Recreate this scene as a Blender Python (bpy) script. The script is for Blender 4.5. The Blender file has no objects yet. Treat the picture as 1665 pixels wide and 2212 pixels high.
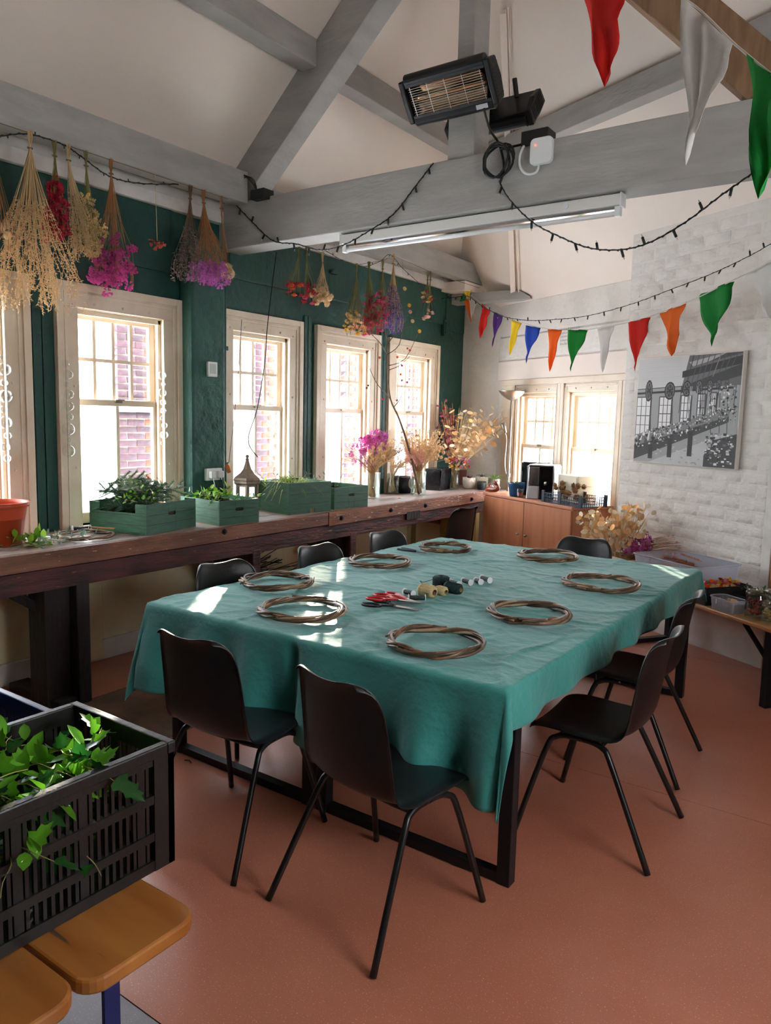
import bpy, math, random
from mathutils import Vector, Matrix, noise
SC = bpy.context.scene
COL = SC.collection
R = math.radians
# ------------------------------------------------------------------ camera
YAW, PITCH, ROLL, EYE, FPX = R(35.14), R(7.05), R(-1.37), 1.62, 1640.0
FW = Vector((-math.sin(YAW)*math.cos(PITCH), math.cos(YAW)*math.cos(PITCH), -math.sin(PITCH)))
_rt = Vector((math.cos(YAW), math.sin(YAW), 0)); _up = _rt.cross(FW)
RT = _rt*math.cos(ROLL) - _up*math.sin(ROLL)
UP = _up*math.cos(ROLL) + _rt*math.sin(ROLL)
EYEP = Vector((0, 0, EYE))
cam = bpy.data.cameras.new('camera'); camo = bpy.data.objects.new('camera', cam); COL.objects.link(camo)
camo.matrix_world = Matrix(((RT.x, UP.x, -FW.x, 0), (RT.y, UP.y, -FW.y, 0), (RT.z, UP.z, -FW.z, EYE), (0, 0, 0, 1)))
cam.sensor_fit = 'HORIZONTAL'; cam.sensor_width = 36; cam.lens = 36*FPX/1665; cam.clip_start = 0.02
SC.camera = camo
# ------------------------------------------------------------------ light and exposure
SC.view_settings.view_transform = 'Standard'; SC.view_settings.look = 'None'
SC.view_settings.gamma = 1; SC.view_settings.use_curve_mapping = False
SC.view_settings.exposure = 2.0
SKY = 5.2
w = bpy.data.worlds.new('sky'); SC.world = w; w.use_nodes = True
bg = w.node_tree.nodes['Background']; bg.inputs[0].default_value = (0.93, 0.965, 1.0, 1); bg.inputs[1].default_value = SKY
sun = bpy.data.lights.new('sun', 'SUN'); sun.energy = 15.0; sun.angle = R(0.6); sun.color = (1.0, 0.87, 0.66)
suno = bpy.data.objects.new('sun', sun); COL.objects.link(suno)
SUN_R, SUN_EL = 1.28, R(16.0)
_h = Vector((1, -SUN_R, 0)).normalized()*math.cos(SUN_EL); SUND = Vector((_h.x, _h.y, -math.sin(SUN_EL)))
suno.rotation_euler = SUND.to_track_quat('-Z', 'Y').to_euler(); suno.location = (-9, 9, 6)
SC.cycles.use_denoising = True
try: SC.cycles.denoiser = 'OPENIMAGEDENOISE'
except Exception: pass
SC.cycles.use_adaptive_sampling = True; SC.cycles.adaptive_threshold = 0.05
SC.cycles.max_bounces = 8; SC.cycles.diffuse_bounces = 4; SC.cycles.glossy_bounces = 4
SC.cycles.transmission_bounces = 6; SC.cycles.transparent_max_bounces = 12
SC.cycles.caustics_reflective = False; SC.cycles.caustics_refractive = False
SC.cycles.sample_clamp_indirect = 6.0
# ------------------------------------------------------------------ measured rays: photograph pixel -> point at a known height, wall or distance
def ray(px, py): return FW + RT*((px-832.5)/FPX) - UP*((py-1106)/FPX)
def Pz(px, py, z): d = ray(px, py); return EYEP + d*((z-EYE)/d.z)
def Px(px, py, X): d = ray(px, py); return EYEP + d*(X/d.x)
def Py(px, py, Y): d = ray(px, py); return EYEP + d*(Y/d.y)
def Pd(px, py, depth): return EYEP + ray(px, py)*depth
def Pl(px, py, p0, n): d = ray(px, py); return EYEP + d*((Vector(p0)-EYEP).dot(n)/d.dot(n))
# ------------------------------------------------------------------ materials
def lin(c): 
    c = c/255.0
    return c/12.92 if c <= 0.04045 else ((c+0.055)/1.055)**2.4
def rgb(t): return (lin(t[0]), lin(t[1]), lin(t[2]), 1)
MATS = {}
def mat(name, col, rough=.6, metal=0.0, col2=None, scale=8.0, detail=4.0, stretch=(1,1,1), mix=(.35,.65), bump=0.0, bscale=None, rnd=0.0, spec=.5, sheen=0.0, transl=0.0, coat=0.0, speck=None):
    """procedural surface: base colour with a second noise colour, fine relief, optional per-object variation"""
    if name in MATS: return MATS[name]
    m = bpy.data.materials.new(name); m.use_nodes = True; MATS[name] = m
    nt = m.node_tree; N = nt.nodes; L = nt.links; b = N['Principled BSDF']
    b.inputs['Roughness'].default_value = rough; b.inputs['Metallic'].default_value = metal
    b.inputs['Specular IOR Level'].default_value = spec
    if sheen: b.inputs['Sheen Weight'].default_value = sheen
    if coat: b.inputs['Coat Weight'].default_value = coat; b.inputs['Coat Roughness'].default_value = .15
    b.inputs['Base Color'].default_value = rgb(col)
    src = None
    if col2 or bump or speck:
        tc = N.new('ShaderNodeTexCoord'); mp = N.new('ShaderNodeMapping'); mp.inputs['Scale'].default_value = stretch
        L.new(tc.outputs['Object'], mp.inputs[0])
    if col2:
        no = N.new('ShaderNodeTexNoise'); no.inputs['Scale'].default_value = scale; no.inputs['Detail'].default_value = detail
        L.new(mp.outputs[0], no.inputs[0])
        cr = N.new('ShaderNodeValToRGB'); cr.color_ramp.elements[0].position = mix[0]; cr.color_ramp.elements[1].position = mix[1]
        cr.color_ramp.elements[0].color = rgb(col); cr.color_ramp.elements[1].color = rgb(col2)
        L.new(no.outputs[0], cr.inputs[0]); src = cr.outputs[0]
    if speck:
        sp = N.new('ShaderNodeTexNoise'); sp.inputs['Scale'].default_value = speck[1]; sp.inputs['Detail'].default_value = 2
        L.new(mp.outputs[0], sp.inputs[0])
        r2 = N.new('ShaderNodeValToRGB'); r2.color_ramp.elements[0].position = speck[2]; r2.color_ramp.elements[1].position = speck[2]+.04
        r2.color_ramp.elements[0].color = (0,0,0,1); r2.color_ramp.elements[1].color = (1,1,1,1)
        L.new(sp.outputs[0], r2.inputs[0])
        mx = N.new('ShaderNodeMixRGB'); mx.inputs[2].default_value = rgb(speck[0]); mx.inputs[1].default_value = rgb(col)
        L.new(r2.outputs[0], mx.inputs[0])
        if src: L.new(src, mx.inputs[1])
        src = mx.outputs[0]
    if rnd:
        oi = N.new('ShaderNodeObjectInfo'); hs = N.new('ShaderNodeHueSaturation'); mr = N.new('ShaderNodeMapRange')
        mr.inputs[3].default_value = 1-rnd; mr.inputs[4].default_value = 1+rnd
        L.new(oi.outputs['Random'], mr.inputs[0]); L.new(mr.outputs[0], hs.inputs['Value'])
        hs.inputs['Color'].default_value = rgb(col)
        if src: L.new(src, hs.inputs['Color'])
        src = hs.outputs[0]
    if src: L.new(src, b.inputs['Base Color'])
    if bump:
        bn = N.new('ShaderNodeTexNoise'); bn.inputs['Scale'].default_value = bscale or scale*2; bn.inputs['Detail'].default_value = 5
        L.new(mp.outputs[0], bn.inputs[0])
        bp = N.new('ShaderNodeBump'); bp.inputs['Strength'].default_value = bump; bp.inputs['Distance'].default_value = .02
        L.new(bn.outputs[0], bp.inputs['Height']); L.new(bp.outputs[0], b.inputs['Normal'])
    if transl:
        tr = N.new('ShaderNodeBsdfTranslucent'); tr.inputs[0].default_value = rgb(col)
        if src: L.new(src, tr.inputs[0])
        ms = N.new('ShaderNodeMixShader'); ms.inputs[0].default_value = transl
        L.new(b.outputs[0], ms.inputs[1]); L.new(tr.outputs[0], ms.inputs[2]); L.new(ms.outputs[0], N['Material Output'].inputs[0])
    return m
def glass(name, tint=(255,255,255), refl=.12, rough=.02, haze=0.0, hazecol=(235,240,245)):
    """thin clear sheet: lets light straight through, mirrors a little; haze scatters it"""
    if name in MATS: return MATS[name]
    m = bpy.data.materials.new(name); m.use_nodes = True; MATS[name] = m
    nt = m.node_tree; N = nt.nodes; L = nt.links; N.remove(N['Principled BSDF']); out = N['Material Output']
    t = N.new('ShaderNodeBsdfTransparent'); t.inputs[0].default_value = rgb(tint)
    g = N.new('ShaderNodeBsdfGlossy'); g.inputs['Roughness'].default_value = rough
    lw = N.new('ShaderNodeLayerWeight'); lw.inputs[0].default_value = .5
    pw = N.new('ShaderNodeMath'); pw.operation = 'POWER'; pw.inputs[1].default_value = 4.0; L.new(lw.outputs['Facing'], pw.inputs[0])
    mm = N.new('ShaderNodeMath'); mm.operation = 'MULTIPLY_ADD'; mm.inputs[1].default_value = .7; mm.inputs[2].default_value = refl*.6; mm.use_clamp = True
    L.new(pw.outputs[0], mm.inputs[0])
    s = N.new('ShaderNodeMixShader'); L.new(mm.outputs[0], s.inputs[0]); L.new(t.outputs[0], s.inputs[1]); L.new(g.outputs[0], s.inputs[2])
    last = s
    if haze:
        tl = N.new('ShaderNodeBsdfTranslucent'); tl.inputs[0].default_value = rgb(hazecol)
        df = N.new('ShaderNodeBsdfDiffuse'); df.inputs[0].default_value = rgb(hazecol)
        a = N.new('ShaderNodeMixShader'); a.inputs[0].default_value = .3; L.new(tl.outputs[0], a.inputs[1]); L.new(df.outputs[0], a.inputs[2])
        q = N.new('ShaderNodeMixShader'); q.inputs[0].default_value = haze; L.new(s.outputs[0], q.inputs[1]); L.new(a.outputs[0], q.inputs[2]); last = q
    L.new(last.outputs[0], out.inputs[0])
    return m
def vcol(name, rough=.6):
    m = bpy.data.materials.new(name); m.use_nodes = True; MATS[name] = m
    a = m.node_tree.nodes.new('ShaderNodeVertexColor'); a.layer_name = 'Col'
    b = m.node_tree.nodes['Principled BSDF']; b.inputs['Roughness'].default_value = rough
    m.node_tree.links.new(a.outputs[0], b.inputs['Base Color']); return m
# ------------------------------------------------------------------ mesh collector
class MB:
    def __init__(s): s.v = []; s.f = []
    def add(s, vs, fs, M=None):
        n = len(s.v)
        s.v += [tuple(M @ Vector(p)) for p in vs] if M is not None else [tuple(p) for p in vs]
        s.f += [tuple(i+n for i in q) for q in fs]; return s
    def box(s, lo, hi, M=None):
        (a, b, c), (d, e, f) = lo, hi
        return s.add([(a,b,c),(d,b,c),(d,e,c),(a,e,c),(a,b,f),(d,b,f),(d,e,f),(a,e,f)],
                     [(3,2,1,0),(4,5,6,7),(0,1,5,4),(1,2,6,5),(2,3,7,6),(3,0,4,7)], M)
    def cbox(s, c, sz, M=None):
        return s.box([c[i]-sz[i]/2 for i in range(3)], [c[i]+sz[i]/2 for i in range(3)], M)
    def bar(s, a, b, w, h, up=(0,0,1)):
        """box beam from a to b, w wide (sideways), h tall"""
        a, b = Vector(a), Vector(b); d = b-a; L = d.length; d.normalize()
        side = d.cross(Vector(up))
        if side.length < 1e-4: side = d.cross(Vector((1,0,0)))
        side.normalize(); u = side.cross(d)
        M = Matrix(((side.x, d.x, u.x, a.x), (side.y, d.y, u.y, a.y), (side.z, d.z, u.z, a.z), (0,0,0,1)))
        return s.box((-w/2, 0, -h/2), (w/2, L, h/2), M)
    def tube(s, pts, r, n=6, closed=False, cap=True):
        pts = [Vector(p) for p in pts]; k = len(pts); rs = r if isinstance(r, (list, tuple)) else [r]*k
        nrm = None; rings = []; base = len(s.v)
        for i, p in enumerate(pts):
            if closed: t = pts[(i+1) % k]-pts[i-1]
            else: t = pts[min(i+1, k-1)]-pts[max(i-1, 0)]
            if t.length < 1e-9: t = Vector((0,0,1))
            t.normalize()
            if nrm is None:
                nrm = t.cross(Vector((0,0,1)))
                if nrm.length < .05: nrm = t.cross(Vector((1,0,0)))
            nrm = nrm - t*nrm.dot(t)
            if nrm.length < 1e-6: nrm = t.orthogonal()
            nrm.normalize(); bn = t.cross(nrm)
            for j in range(n):
                a = 2*math.pi*j/n; s.v.append(tuple(p + (nrm*math.cos(a)+bn*math.sin(a))*rs[i]))
        m = k if closed else k-1
        for i in range(m):
            i2 = (i+1) % k
            for j in range(n):
                j2 = (j+1) % n; s.f.append((base+i*n+j, base+i*n+j2, base+i2*n+j2, base+i2*n+j))
        if cap and not closed:
            s.f.append(tuple(base+j for j in range(n))[::-1]); s.f.append(tuple(base+(k-1)*n+j for j in range(n)))
        return s
    def lathe(s, prof, n=20, M=None, cap=True):
        vs = []; fs = []
        for (r, z) in prof:
            for j in range(n): a = 2*math.pi*j/n; vs.append((r*math.cos(a), r*math.sin(a), z))
        for i in range(len(prof)-1):
            for j in range(n):
                j2 = (j+1) % n; fs.append((i*n+j, i*n+j2, (i+1)*n+j2, (i+1)*n+j))
        if cap:
            if prof[0][0] > 1e-5: fs.append(tuple(range(n))[::-1])
            if prof[-1][0] > 1e-5: fs.append(tuple((len(prof)-1)*n+j for j in range(n)))
        return s.add(vs, fs, M)
    def prism(s, poly, t, M=None):
        """2-D polygon (x,y) given thickness t along z"""
        n = len(poly); vs = [(x, y, 0) for x, y in poly]+[(x, y, t) for x, y in poly]
        fs = [tuple(range(n))[::-1], tuple(range(n, 2*n))]+[(i, (i+1) % n, n+(i+1) % n, n+i) for i in range(n)]
        return s.add(vs, fs, M)
    def ball(s, c, r, n=8, m=5, sc=(1,1,1)):
        prof = [(max(1e-6, math.sin(math.pi*i/m)), -math.cos(math.pi*i/m)) for i in range(m+1)]
        M = Matrix.Translation(Vector(c)) @ Matrix.Diagonal((r*sc[0], r*sc[1], r*sc[2], 1))
        return s.lathe(prof, n, M, cap=False)
    def quad(s, a, b, c, d): return s.add([a, b, c, d], [(0,1,2,3)])
    def grid(s, fn, nu, nv):
        vs = [fn(i/nu, j/nv) for i in range(nu+1) for j in range(nv+1)]
        fs = [(i*(nv+1)+j, (i+1)*(nv+1)+j, (i+1)*(nv+1)+j+1, i*(nv+1)+j+1) for i in range(nu) for j in range(nv)]
        return s.add(vs, fs)
    def mesh(s, name, m, smooth=False, off=None):
        me = bpy.data.meshes.new(name)
        vs = s.v if off is None else [(x-off[0], y-off[1], z-off[2]) for x, y, z in s.v]
        me.from_pydata(vs, [], s.f)
        for q in (m if isinstance(m, (list, tuple)) else [m]): me.materials.append(q)
        if smooth: me.polygons.foreach_set('use_smooth', [True]*len(me.polygons))
        me.update(); return me
ORG = {}
def thing(name, label, cat, loc=(0,0,0), rz=0.0, group=None, rot=None):
    o = bpy.data.objects.new(name, None); COL.objects.link(o); o.empty_display_size = .05
    o.location = loc; o.rotation_euler = rot if rot else (0, 0, rz); o['label'] = label; o['category'] = cat
    if group: o['group'] = group
    ORG[o] = Vector(loc); return o
def part(parent, name, mb, m, smooth=False, world=False, label=None, kind=None, solid=0, bevel=0, sub=0):
    off = None
    if world and parent is not None:
        r = parent
        while r.parent: r = r.parent
        off = ORG.get(r, Vector((0,0,0)))
    me = mb if isinstance(mb, bpy.types.Mesh) else mb.mesh(name, m, smooth, off)
    o = bpy.data.objects.new(name, me); COL.objects.link(o)
    if parent is not None: o.parent = parent
    if label: o['label'] = label
    if kind: o['kind'] = kind
    if solid: q = o.modifiers.new('thick', 'SOLIDIFY'); q.thickness = solid; q.offset = 0
    if bevel: q = o.modifiers.new('edge', 'BEVEL'); q.width = bevel; q.segments = 2; q.limit_method = 'ANGLE'
    if sub: q = o.modifiers.new('sub', 'SUBSURF'); q.levels = sub; q.render_levels = sub
    return o
def single(name, mb, m, label, cat, group=None, loc=None, **k):
    """a thing that is one mesh"""
    loc = Vector(loc) if loc is not None else Vector(mb.v[0])
    me = mb.mesh(name, m, k.pop('smooth', False), loc)
    o = part(None, name, me, m, **k); o.location = loc; o['label'] = label; o['category'] = cat
    if group: o['group'] = group
    ORG[o] = loc; return o
def piece(parent, name, me, M, label=None):
    """a repeated piece sharing its mesh data"""
    o = bpy.data.objects.new(name, me); COL.objects.link(o); o.parent = parent; o.matrix_local = M
    if label: o['label'] = label
    return o
def struct(name, mb, m, parent=None, **k):
    if parent is not None: return part(parent, name, mb, m, **k)
    o = part(None, name, mb, m, **k); o['kind'] = 'structure'; return o
def struct_empty(name, loc=(0,0,0), rz=0):
    o = bpy.data.objects.new(name, None); COL.objects.link(o); o.location = loc; o.rotation_euler = (0,0,rz); o['kind'] = 'structure'
    ORG[o] = Vector(loc); return o
def copy_tree(o, loc=None, rz=None, label=None, parent=None):
    c = o.copy(); COL.objects.link(c); c.parent = parent
    if parent is None:
        if loc is not None: c.location = loc
        if rz is not None: c.rotation_euler = (0, 0, rz)
        if label: c['label'] = label
    for ch in list(o.children): copy_tree(ch, parent=c)
    return c
def TR(x, y, z): return Matrix.Translation((x, y, z))
def RZ(a): return Matrix.Rotation(a, 4, 'Z')
def RX(a): return Matrix.Rotation(a, 4, 'X')
def RY(a): return Matrix.Rotation(a, 4, 'Y')
def aim(loc, d, roll=0, s=1.0):
    """matrix whose local +Z points along d"""
    q = Vector(d).to_track_quat('Z', 'Y').to_matrix().to_4x4()
    return Matrix.Translation(loc) @ q @ RZ(roll) @ Matrix.Scale(s, 4)
def sag(a, b, drop, n=16):
    a, b = Vector(a), Vector(b)
    return [a.lerp(b, i/n) - Vector((0,0,drop*4*(i/n)*(1-i/n))) for i in range(n+1)]
def smoothpath(pts, k=6):
    pts = [Vector(p) for p in pts]; out = []
    for i in range(len(pts)-1):
        p0, p1, p2, p3 = pts[max(i-1,0)], pts[i], pts[i+1], pts[min(i+2, len(pts)-1)]
        for j in range(k):
            t = j/k
            out.append(.5*((2*p1)+(p2-p0)*t+(2*p0-5*p1+4*p2-p3)*t*t+(3*p1-p0-3*p2+p3)*t**3))
    out.append(pts[-1]); return out
def crv(pts, k): return smoothpath(pts, k)
# ================================================================== materials used by the setting
CREAM = mat('cream_gloss_paint', (236,221,200), .38, col2=(218,196,168), scale=5, mix=(.35,.8), bump=.15, bscale=30)
GREEN = mat('bottle_green_paint', (31,79,68), .55, col2=(24,64,58), scale=3, mix=(.3,.7), bump=.5, bscale=22)
WHITEB = mat('white_masonry_paint', (236,231,224), .75, col2=(224,217,208), scale=4, mix=(.3,.8), bump=.8, bscale=16)
PLASTER = mat('white_plaster', (244,232,221), .85, col2=(238,223,211), scale=1.5, mix=(.3,.8), bump=.06, bscale=9)
BEAM = mat('grey_painted_timber', (178,175,170), .55, col2=(160,157,152), scale=3, stretch=(1,1,4), mix=(.3,.7), bump=.25, bscale=14)
BROWNRAFT = mat('brown_rafter_wood', (150,116,86), .7, col2=(124,93,66), scale=4, stretch=(6,6,1), bump=.2)  # brown colour for the right rafter; the other timbers are grey
FLOORM = mat('terracotta_vinyl', (190,121,96), .28, col2=(174,104,80), scale=2.2, mix=(.3,.75), speck=((220,166,144), 210, .64), bump=.03, bscale=60)
FLOORB = mat('under_floor', (70,52,46), .7)
FLOORG = mat('pale_grey_vinyl', (150,146,152), .42, col2=(136,130,136), scale=3, speck=((186,180,184), 240, .64))
FLOORW = mat('worn_brown_vinyl', (132,104,86), .55, col2=(92,74,62), scale=5, mix=(.35,.7), speck=((170,140,120), 260, .64))
DADO = mat('yellowed_cream_distemper', (242,228,194), .8, col2=(226,204,158), scale=2.6, mix=(.35,.75), bump=.2, bscale=18)
SKIRT = mat('white_skirting_paint', (232,228,222), .5, col2=(212,206,198), scale=6)
GLASS = glass('window_glass', (250,252,255), .07)
GLASSD = glass('dusty_window_glass', (248,250,255), .07, haze=.38)
FROST = glass('frosted_window_film', (255,255,255), .04, haze=.75)
BRICK = mat('purple_shaded_brick', (68,44,52), .85, col2=(52,34,42), scale=12, rnd=.22, bump=.3, bscale=40)  # purple copy of the brick, with shade put into its colour
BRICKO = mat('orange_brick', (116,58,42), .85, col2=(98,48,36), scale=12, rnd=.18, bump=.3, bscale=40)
MORTAR = mat('lime_mortar', (116,106,102), .9, bump=.3, bscale=60)
SLATE = mat('blue_slate', (92,104,122), .6)
METALGREY = mat('window_catch_metal', (150,140,120), .4, metal=.8)
# ================================================================== plan of the room
XW = -4.30                                    # inner face of the window wall (left)
U = Vector((.88, -.475, 0)).normalized(); NN = Vector((-U.y, U.x, 0))
PW = Vector((-3.83, 7.535, 0))                # corner where the end wall starts
def EW(t, off=0.0, z=0.0): return PW + U*t + NN*off + Vector((0, 0, z))
MLEFT = Matrix(((0,-1,0,XW), (1,0,0,0), (0,0,1,0), (0,0,0,1)))     # local x along wall (+Y), y outwards (-X)
MEND = Matrix(((U.x, NN.x, 0, PW.x), (U.y, NN.y, 0, PW.y), (0,0,1,0), (0,0,0,1)))
def zL(x): return 3.30 + .92*(x+4.18)
def zR(x): return 5.0 - .72*(x+2.33)
def zH(x, y): return 2.82 - 1.05*((Vector((x, y, 0))-PW).dot(NN))
YN, XR = -1.7, 1.25
def clip(poly, fn):
    out = []
    for i in range(len(poly)):
        a, b = poly[i], poly[(i+1) % len(poly)]; fa, fb = fn(a), fn(b)
        if fa >= 0: out.append(a)
        if (fa >= 0) != (fb >= 0):
            t = fa/(fa-fb); out.append((a[0]+(b[0]-a[0])*t, a[1]+(b[1]-a[1])*t))
    return out
inwall = lambda p: -((Vector((p[0], p[1], 0))-PW).dot(NN)) + .02
# ---- floor: dark base with vinyl sheets laid on it, 3 mm apart
full = [(XW-.1, YN), (XR, YN), (XR, 8.2), (XW-.1, 8.2)]
fl = MB(); fl.prism([(x, y) for x, y in full], .1, TR(0, 0, -.104)); floor = struct('floor', fl, FLOORB)
def sheet(name, poly, m, lab):
    b = MB(); b.prism(poly, .004, TR(0, 0, -.004)); return part(floor, name, b, m, label=lab)
g = .002
def rect(x0, y0, x1, y1): return [(x0+g, y0+g), (x1-g, y0+g), (x1-g, y1-g), (x0+g, y1-g)]
sheet('vinyl_sheet', rect(XW, YN, XR, 1.18), FLOORG, 'pale grey speckled vinyl')
sheet('vinyl_sheet', rect(XW, 1.18, -3.73, 3.33), FLOORM, 'terracotta vinyl under the workbench')
sheet('vinyl_sheet', rect(-3.73, 1.18, -2.97, 3.33), FLOORW, 'worn brown grey vinyl')
sheet('vinyl_sheet', rect(-2.97, 1.18, XR, 3.33), FLOORM, 'terracotta speckled vinyl')
sheet('vinyl_sheet', rect(XW, 3.33, XR, 5.5), FLOORM, 'terracotta speckled vinyl')
sheet('vinyl_sheet', clip(rect(XW, 5.5, XR, 8.2), inwall), FLOORM, 'terracotta speckled vinyl')
# ---- ceiling: two slopes meeting at a ridge, and the hipped end
ce = MB(); reg = clip(full, lambda p: inwall(p)+.06)
pl = clip(clip(reg, lambda p: zR(p[0])-zL(p[0])), lambda p: zH(*p)-zL(p[0]))
pr = clip(clip(reg, lambda p: zL(p[0])-zR(p[0])), lambda p: zH(*p)-zR(p[0]))
ph = clip(clip(reg, lambda p: zL(p[0])-zH(*p)), lambda p: zR(p[0])-zH(*p))
for poly, fz in ((pl, lambda p: zL(p[0])), (pr, lambda p: zR(p[0])), (ph, lambda p: zH(*p))):
    n = len(poly); vs = [(x, y, fz((x, y))) for x, y in poly]+[(x, y, fz((x, y))+.1) for x, y in poly]
    ce.add(vs, [tuple(range(n)), tuple(range(n, 2*n))[::-1]]+[(i, (i+1) % n, n+(i+1) % n, n+i) for i in range(n)])
struct('ceiling', ce, PLASTER)
# ---- walls
WIN = [(1.62, 2.32), (2.77, 3.42), (4.05, 4.68), (5.14, 5.78), (6.21, 6.85)]   # window openings along the left wall
ZS, ZT = .90, 2.24
def holed(x0, x1, z0, z1, holes, t0, t1, M):
    b = MB(); xs = x0
    for (a, c, h0, h1) in holes:
        if a > xs: b.box((xs, t0, z0), (a, t1, z1), M)
        if h0 > z0: b.box((a, t0, z0), (c, t1, h0), M)
        if h1 < z1: b.box((a, t0, h1), (c, t1, z1), M)
        xs = c
    b.box((xs, t0, z0), (x1, t1, z1), M); return b
holes = [(a-.03, c+.03, ZS, ZT+.03) for a, c in WIN]
wl = struct('wall_left', holed(YN, 7.66, .88, 2.975, holes, 0, .12, MLEFT), GREEN)
b = MB(); b.box((YN, 0, 0), (7.66, .12, .88), MLEFT); struct('wall_left_lower', b, DADO)
b = MB(); b.box((YN, 0, 2.975), (7.66, .12, 3.5), MLEFT); struct('wall_left_upper', b, PLASTER)
b = MB(); b.box((YN, -.05, 2.975), (7.535, 0, 3.06), MLEFT); struct('trim_1', b, SKIRT, bevel=.006)
b = MB(); b.box((YN, -.025, 3.06), (7.535, 0, 3.13), MLEFT); struct('trim_2', b, SKIRT, bevel=.006)
# raised bands and boards on the green wall
b = MB(); b.box((4.02, -.022, 2.62), (7.1, 0, 2.975), MLEFT)
part(wl, 'wall_band', b, GREEN, bevel=.008)
b = MB(); b.box((1.2, -.02, 2.56), (3.5, 0, 2.975), MLEFT); part(wl, 'wall_band', b, GREEN, bevel=.008)
b = MB(); b.box((7.1, -.03, 2.56), (7.5, 0, 2.975), MLEFT); part(wl, 'wall_band', b, GREEN, bevel=.008)
for y0, y1 in ((2.485, 2.54), (2.545, 2.595), (4.86, 4.90), (4.905, 4.95), (5.945, 5.99), (5.995, 6.05)):
    b = MB(); b.box((y0, -.016, .89), (y1, 0, 2.45), MLEFT); part(wl, 'wall_board', b, GREEN, bevel=.005)
# the pilaster under the tie beam, with its rounded near edge
b = MB(); b.box((3.56, -.13, .90), (3.88, 0, 2.80), MLEFT); part(wl, 'pilaster', b, mat('rough_green_brickwork', (44,92,80), .6, col2=(32,74,66), scale=4, mix=(.3,.7), bump=1.0, bscale=13), bevel=.025)
b = MB(); b.tube([(XW+.045, 3.93, .90), (XW+.045, 3.93, 2.78)], .024, 10); part(wl, 'pipe', b, GREEN, smooth=True)
for z in (1.25, 2.1):
    b = MB(); b.cbox((XW+.03, 3.93, z), (.075, .06, .03)); part(wl, 'pipe_clip', b, GREEN)
b = MB(); b.cbox((XW+.02, 7.13, 2.585), (.04, .15, .17)); b.cbox((XW+.045, 7.12, 2.585), (.012, .10, .12)); part(wl, 'vent_plate', b, GREEN, bevel=.004, label='green painted square vent plate')
# bracket hooks left in the wall
for y, z in ((4.42, 2.83), (5.17, 2.78)):
    b = MB(); b.cbox((XW+.012, y, z), (.024, .03, .16)); b.cbox((XW+.03, y+.03, z+.07), (.03, .09, .03)); part(wl, 'iron_bracket', b, GREEN)
b = MB(); b.box((YN, -.022, 0), (7.535, 0, .135), MLEFT); struct('baseboard_left', b, SKIRT, bevel=.006)
for y in (1.75, 2.78, 4.05, 5.3, 6.5):
    b = MB(); b.box((y, -.055, .02), (y+.10, 0, .86), MLEFT); struct('trim_3', b, DADO, bevel=.006)
# return wall, end wall, chimney breast, right and near wall
b = MB(); b.box((XW-.1, 7.535, 0), (-3.80, 7.70, 3.7)); struct('wall_return', b, WHITEB)
EWIN = [(.37, 1.0), (1.16, 1.82)]; EZ0, EZ1, ERAIL = .82, 1.905, 1.367
wb = struct('wall_end', holed(-.02, 5.75, 0, 3.9, [(a-.03, c+.03, EZ0, EZ1+.03) for a, c in EWIN], 0, .10, MEND), WHITEB)
b = MB(); b.box((0, -.03, 2.05), (2.2, 0, 2.25), MEND); part(wb, 'lintel_board', b, PLASTER, bevel=.008)
b = MB(); b.box((0.03, -.014, .9), (.12, 0, 2.05), MEND); part(wb, 'wall_board', b, WHITEB, bevel=.004)
b = MB(); b.box((0, -.02, 2.262), (2.2, 0, 2.50), MEND); part(wb, 'wall_board', b, WHITEB, bevel=.008)
b = MB(); b.box((0, -.02, 2.512), (2.2, 0, 2.84), MEND); part(wb, 'wall_board', b, WHITEB, bevel=.008)
CH0, CH1, COFF = 2.18, 3.60, -.286
b = MB(); b.box((CH0, COFF+.006, 0), (CH1, 0, 3.6), MEND); chim = struct('wall_chimney', b, WHITEB)
b = MB(); b.box((CH0, COFF-.02, 0), (CH1, COFF+.012, .30), MEND); struct('baseboard_end', b, SKIRT, bevel=.006)
b = MB(); b.box((CH1-.02, COFF-.025, 0), (CH1+.05, COFF+.02, 2.2), MEND); struct('trim_4', b, SKIRT, bevel=.004)
# painted bricks of the chimney breast, each its own block with soft uneven edges
random.seed(5)
def brick_mesh(name, L, H, D, m, ch=.012, seed=0):
    rr = random.Random(seed); v = []
    j = lambda a: a+rr.uniform(-.004, .004)
    for (y, c) in ((D, 0), (D*.35, .0), (0, ch)):
        v += [(j(c), y, j(c)), (j(L-c), y, j(c)), (j(L-c), y, j(H-c)), (j(c), y, j(H-c))]
    f = [(8, 9, 10, 11)]
    for a in (0, 4):
        f += [(a+k, a+(k+1) % 4, a+4+(k+1) % 4, a+4+k) for k in range(4)]
    q = MB().add(v, [t[::-1] for t in f]); return q.mesh(name, m, True)
bm_full = [brick_mesh('brick', .231, .087, .030, WHITEB, seed=i) for i in range(5)]
bm_half = [brick_mesh('brick', .113, .087, .030, WHITEB, seed=i+9) for i in range(3)]
nb = 0; z = .31; row = 0
while z < 3.05 and nb < 296:
    x = CH0+.004 + (0 if row % 2 == 0 else -.118)
    while x < CH1-.03:
        Lb = .236; meset = bm_full; x0 = x
        if x < CH0: x0 = CH0+.004; meset = bm_half
        elif x+.23 > CH1: meset = bm_half
        if meset is bm_half and x0+.112 > CH1: break
        proud = random.uniform(-.003, .0005)
        M = MEND @ TR(x0, COFF-.008+proud+.012, z+random.uniform(-.003, .003)) @ RZ(random.uniform(-.005, .005))
        piece(chim, 'brick', random.choice(meset), M); nb += 1
        x += Lb
    z += .092; row += 1
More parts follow.
